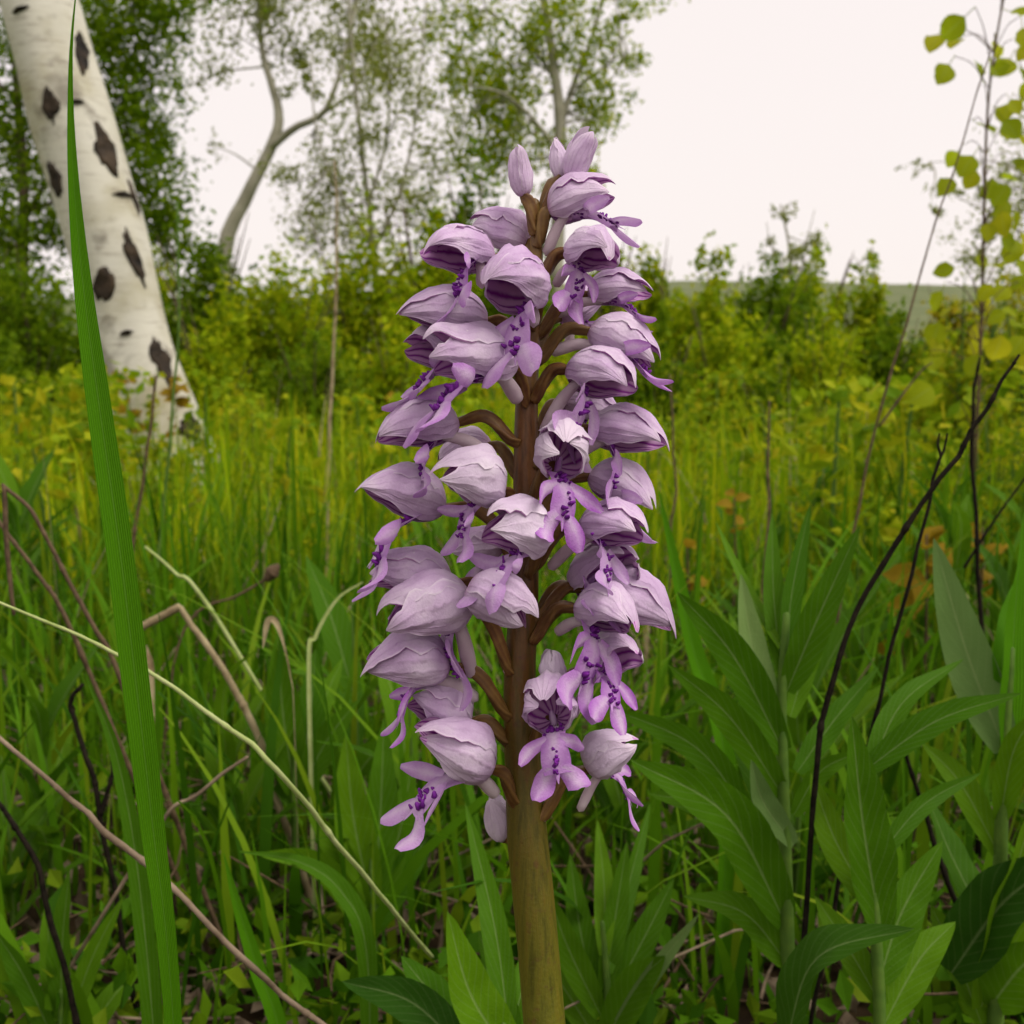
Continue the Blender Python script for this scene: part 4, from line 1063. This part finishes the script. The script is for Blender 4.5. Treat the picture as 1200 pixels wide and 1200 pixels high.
# orange-tinted leaves
def orange(px, py, d, n, r, label):
    c = P(px, py, d); z0 = float(ground_z(c[0], c[1])); o0 = np.array([c[0], c[1], z0]); root = empty('orange_plant', o0)
    mb = MB(); hgt = c[2] - z0
    tube(mb, resample([o0, o0 + np.array([0.004, 0, hgt * .5]), o0 + np.array([0, 0, hgt * 1.1])], 8), [0.0018, 0.001], 5); mb.build('stem', M['twig_brown'], root, o0)
    lm = MB(); blade(lm, [(0, 0, 0), (0.5, 0, .1), (1, 0, -.05)], 0.62, (0, 0, 1), 0.12, prof=[.1, .7, 1, .95, .7, .35, .03], nseg=6, nx=5, wave=.15); me = lm.mesh('leaf_orange', M['forb_orange'])
    for k in range(n):
        a = k * 2.4; q = np.array([o0[0], o0[1], z0 + hgt * (0.72 + 0.42 * rng.random())])
        dr = norm(np.array([math.cos(a), math.sin(a) * 0.7, 0.2 + rng.normal(0, .3)]))
        put_leaf(me, q, dr, rng.normal(0, .5, 3) + np.array([0, -0.6, 0.7]), 0.8 * r * (0.5 + 0.6 * rng.random()), root, o0)
    return tag(root, label, 'plant')
orange(1085, 650, 0.95, 9, 0.042, 'rusty orange leaves behind the charred twig')
orange(1150, 640, 1.0, 7, 0.042, 'rusty orange leaves beside the pale upright leaf')
orange(860, 600, 1.3, 7, 0.030, 'small reddish leaves in the yellow grass right of the orchid')
orange(805, 655, 1.2, 6, 0.030, 'small brownish leaves close to the right-hand orchid flowers')
orange(1055, 720, 1.0, 7, 0.045, 'dull orange leaves low between the two charred twigs')
orange(150, 460, 2.5, 14, 0.060, 'orange-yellow leaves covering the foot of the birch trunk')
orange(205, 470, 2.45, 14, 0.055, 'amber leaves at the right edge of the birch foot')
orange(465, 470, 2.4, 8, 0.05, 'orange leaves left of the upper orchid flowers')

# ------------------------------------------------------------------ single blades, dry stems and twigs
def one_blade(name, label, cat, d, pts, w, mat, prof, fac=(0.3, -1, 0.1), fold=0.22, group=None):
    q = [P(a, b, d + (c[0] if c else 0)) for a, b, *c in pts]
    g0 = np.array([q[0][0], q[0][1], float(ground_z(q[0][0], q[0][1])) - 0.004])
    mb = MB(); allq = ([g0] if q[0][2] > 0.02 else []) + q
    blade(mb, allq, w / F * d, fac, fold, prof=prof, nseg=40, nx=7)
    o = mb.build(name, M[mat], None, g0); o.location = tuple(g0)
    return tag(o, label, cat, group)
one_blade('tall_grass', 'tall single bright green grass blade in front of the birch trunk', 'grass', 0.27,
          [(205, 1225), (178, 960), (157, 780), (140, 640), (117, 480), (97, 330), (85, 190), (83, 70), (90, -20)], 31, 'blade_green', [.5, .55, .75, .95, 1, .98, .95, .85, .65, .42, .22, .1, .03])
one_blade('tall_grass', 'slim green grass blade bending left beside the tall blade foot', 'grass', 0.40,
          [(330, 1230), (300, 1130), (278, 1060), (262, 1000)], 20, 'blade_green', [.8, 1, 1, .9, .7, .4, .05])
one_blade('tall_grass', 'wide green grass blade leaning left next to the tall blade', 'grass', 0.42,
          [(180, 1210), (160, 1010), (135, 880), (100, 790)], 24, 'forb', [.8, 1, 1, .9, .7, .4, .05])
one_blade('tall_grass', 'green blade curling over to the left under the yellow stalk', 'grass', 0.46,
          [(430, 1120), (400, 1045), (350, 1010), (280, 998)], 24, 'forb', [.6, .9, 1, 1, .8, .4, .05], (0, -0.6, 1))
one_blade('tall_grass', 'bright upright grass blade right of the orchid flowers', 'grass', 0.55,
          [(850, 900), (812, 760), (790, 660), (772, 575)], 24, 'blade_green', [.8, 1, 1, .9, .7, .4, .05])
one_blade('tall_grass', 'thin arched straw-coloured grass leaf left of the orchid', 'grass', 0.6,
          [(362, 790), (370, 745), (395, 702), (425, 682)], 5, 'straw_green', [.8, 1, 1, .9, .8, .6, .3])

def stalk(name, label, cat, d, pts, w, mat, group=None, n=7, branches=(), rough=0.05, ground=True, knots=0.7):
    q = [P(a, b, d + (c[0] if c else 0)) for a, b, *c in pts]
    g0 = np.array([q[0][0], q[0][1], float(ground_z(q[0][0], q[0][1])) - 0.003])
    if ground and q[0][2] > 0.01:
        dv = norm(norm(q[0] - q[1]) + np.array([0, 0.1, -0.55])); dv = dv if dv[2] < -0.25 else norm(dv + np.array([0, 0, -0.6]))
        ln = (q[0][2] + 0.004) / -dv[2]
        g0 = q[0] + dv * ln; q = [g0, q[0] + dv * ln * 0.5] + q
    mb = MB(); c_ = resample(q, 10 * len(q))
    m_ = len(c_); kn = np.zeros((m_, 3))
    for ax3 in range(3): kn[:, ax3] = np.interp(np.arange(m_), np.linspace(0, m_ - 1, max(5, m_ // 5)), rng.normal(0, 1, max(5, m_ // 5)))
    c_ = c_ + kn * knots * 1.6 / F * d
    w = [v * 0.8 for v in w]
    tube(mb, c_, [v / F * d * 0.5 for v in w], n, rough=rough)
    for kk in range(int(len(q) * 0.6)):              # small nodes along it
        i_ = rng.integers(2, m_ - 2); r_ = np.interp(i_ / m_, np.linspace(0, 1, len(w)), w) / F * d * 0.5
        tube(mb, c_[i_ - 1:i_ + 2], [r_ * 0.95, r_ * 1.22, r_ * 0.95], 6, rough=0.10)
    for bp, bw in branches:
        tube(mb, resample([P(a, b, d + (c[0] if c else 0)) for a, b, *c in bp], 24), [v / F * d * 0.5 for v in bw], n, rough=rough)
    o = mb.build(name, M[mat], None, g0); o.location = tuple(g0)
    return tag(o, label, cat, group)
stalk('charred_twig', 'long black charred twig curving up to the right', 'twig', 0.40,
      [(942, 1120), (952, 940), (968, 830), (1000, 730), (1045, 645), (1095, 570), (1135, 510), (1172, 450), (1196, 415)], [9, 9, 8.5, 9, 8, 8.5, 7.5, 6, 4], 'twig_black', knots=1.0)
stalk('charred_twig', 'thinner black twig standing behind the long charred twig', 'twig', 0.43,
      [(972, 1085), (1000, 950), (1024, 850), (1050, 740), (1072, 650), (1088, 590), (1098, 545), (1112, 508)], [7, 7, 6.5, 6, 6, 5, 5, 3], 'twig_black', knots=1.0, branches=[([(1103, 535), (1099, 520), (1101, 508)], [4, 2])])
stalk('bare_twig', 'long thin brown twig leaning right up into the white sky', 'twig', 0.85,
      [(985, 700), (1012, 570), (1042, 450), (1070, 350), (1095, 265), (1128, 165), (1160, 60)], [4.5, 4.5, 4, 4, 3, 2.5, 2], 'twig_brown', knots=0.8, branches=[([(1030, 500), (1075, 440), (1092, 425)], [3, 1.5])])
stalk('bare_twig', 'dark upright twig among the orange leaves', 'twig', 0.7,
      [(1152, 800), (1148, 690), (1143, 610), (1140, 500), (1146, 420)], [9, 8, 7, 6, 4], 'twig_black', branches=[([(1130, 665), (1165, 610), (1205, 555)], [4, 2.5])])
stalk('bare_twig', 'thin brown twig standing in the grass right of the orchid', 'twig', 0.9, [(895, 680), (900, 560), (902, 470)], [6, 5, 3], 'twig_brown')
stalk('bare_twig', 'fine dark twig close behind the right-hand orchid flowers', 'twig', 1.0, [(786, 640), (790, 540), (786, 440)], [5, 4, 3], 'twig_brown')
stalk('bare_twig', 'black twig lying slanted between broad leaves in the lower right', 'twig', 0.5, [(1130, 1090), (1105, 1020), (1085, 960), (1060, 880)], [9, 9, 8, 6], 'twig_black')
stalk('dry_stem', 'long pale brown dry stem lying across the lower left grass', 'dry stem', 0.36,
      [(-25, 842, .02), (30, 892, .01), (90, 942), (125, 976), (180, 1020), (235, 1075, -.01), (290, 1130, -.01), (330, 1165), (385, 1205)], [7, 7, 8, 10, 9, 8, 9, 8, 8], 'straw_brown', ground=False)
stalk('grass_stalk', 'long pale yellow-green grass stalk slanting down to the right', 'grass stalk', 0.33,
      [(506, 1122, .12), (470, 1078, .08), (440, 1040, .05), (385, 975, .02), (330, 905), (280, 862), (215, 815), (140, 768), (60, 730), (-15, 700)], [8, 8, 8, 8, 8, 7, 6, 5, 4], 'straw_green', ground=False)
stalk('dry_stem', 'snapped straw with its broken end folded over', 'dry stem', 0.62, [(300, 860), (272, 800), (240, 752), (210, 712)], [12, 11, 10, 9], 'straw', branches=[([(211, 711), (190, 722), (166, 735)], [10, 10])])
stalk('dry_stem', 'dark dry stem leaning right with a forked foot at the left edge', 'dry stem', 0.55, [(140, 790), (110, 735), (70, 660), (35, 600), (2, 568)], [8, 8, 7, 6, 6], 'twig_brown', branches=[([(5, 570), (8, 640), (16, 720)], [6, 6, 5])])
stalk('dry_stem', 'dark dry stem crossing behind the yellow stalk at the left edge', 'dry stem', 0.58, [(80, 730), (50, 680), (15, 632), (-10, 600)], [8, 7, 6, 6], 'twig_brown')
stalk('seed_head', 'dark thin stem ending in a small brown seed head', 'seed head', 0.75, [(200, 800), (215, 735), (245, 712), (285, 695), (318, 674)], [5, 4, 4, 4, 4], 'twig_brown', branches=[([(312, 680), (319, 671), (325, 663)], [8, 18, 8])])
stalk('dry_stem', 'tall pale dry stem standing in front of the dark bush', 'dry stem', 1.5, [(384, 560), (388, 470), (393, 380), (395, 290), (392, 190)], [6, 6, 5, 4, 3], 'straw')
stalk('dry_stem', 'dark stem standing in the grass before the birch foot', 'dry stem', 1.0, [(155, 650), (165, 580), (176, 500), (184, 440)], [6, 6, 5, 4], 'twig_brown')
stalk('dry_stem', 'thin green-brown stem right of the birch foot', 'dry stem', 1.05, [(182, 700), (190, 600), (202, 480), (210, 380), (207, 240)], [6, 5, 5, 4, 3], 'stalk_green')
stalk('dry_stem', 'short straw lying slanted above the bent straw', 'dry stem', 0.68, [(236, 700), (205, 672), (172, 642)], [6, 6, 4], 'straw_green')
stalk('dry_stem', 'slanted reddish twig crossing behind the tall blade foot', 'dry stem', 0.5, [(188, 965), (230, 930), (290, 887)], [6, 6, 5], 'straw_brown')
stalk('bare_twig', 'black crooked twig at the far left under the dry brown stem', 'twig', 0.48, [(55, 1060), (40, 1010), (15, 965), (-12, 930)], [10, 9, 8, 7], 'twig_black')
stalk('bare_twig', 'black forked twig standing left of the tall grass blade', 'twig', 0.52, [(118, 960), (105, 900), (88, 850), (82, 825), (97, 802)], [8, 8, 8, 7, 6], 'twig_black', branches=[([(118, 955), (132, 905), (130, 875)], [6, 5, 4])])
for (pts, w, d, lab) in [
    ([(345, 850), (340, 790), (326, 735), (314, 728), (308, 760)], 8, 0.6, 'pale folded straw leaf above the wide light green leaves'),
    ([(185, 880), (180, 830), (178, 790), (172, 756)], 8, 0.6, 'bleached straw leaf right of the tall grass blade')]:
    one_blade('dead_leaf', lab, 'dead leaf', d, pts, w, 'straw', [.08, .1, .12, .16, .3, .8, 1, .8, .1], (0.4, -1, 0.3))
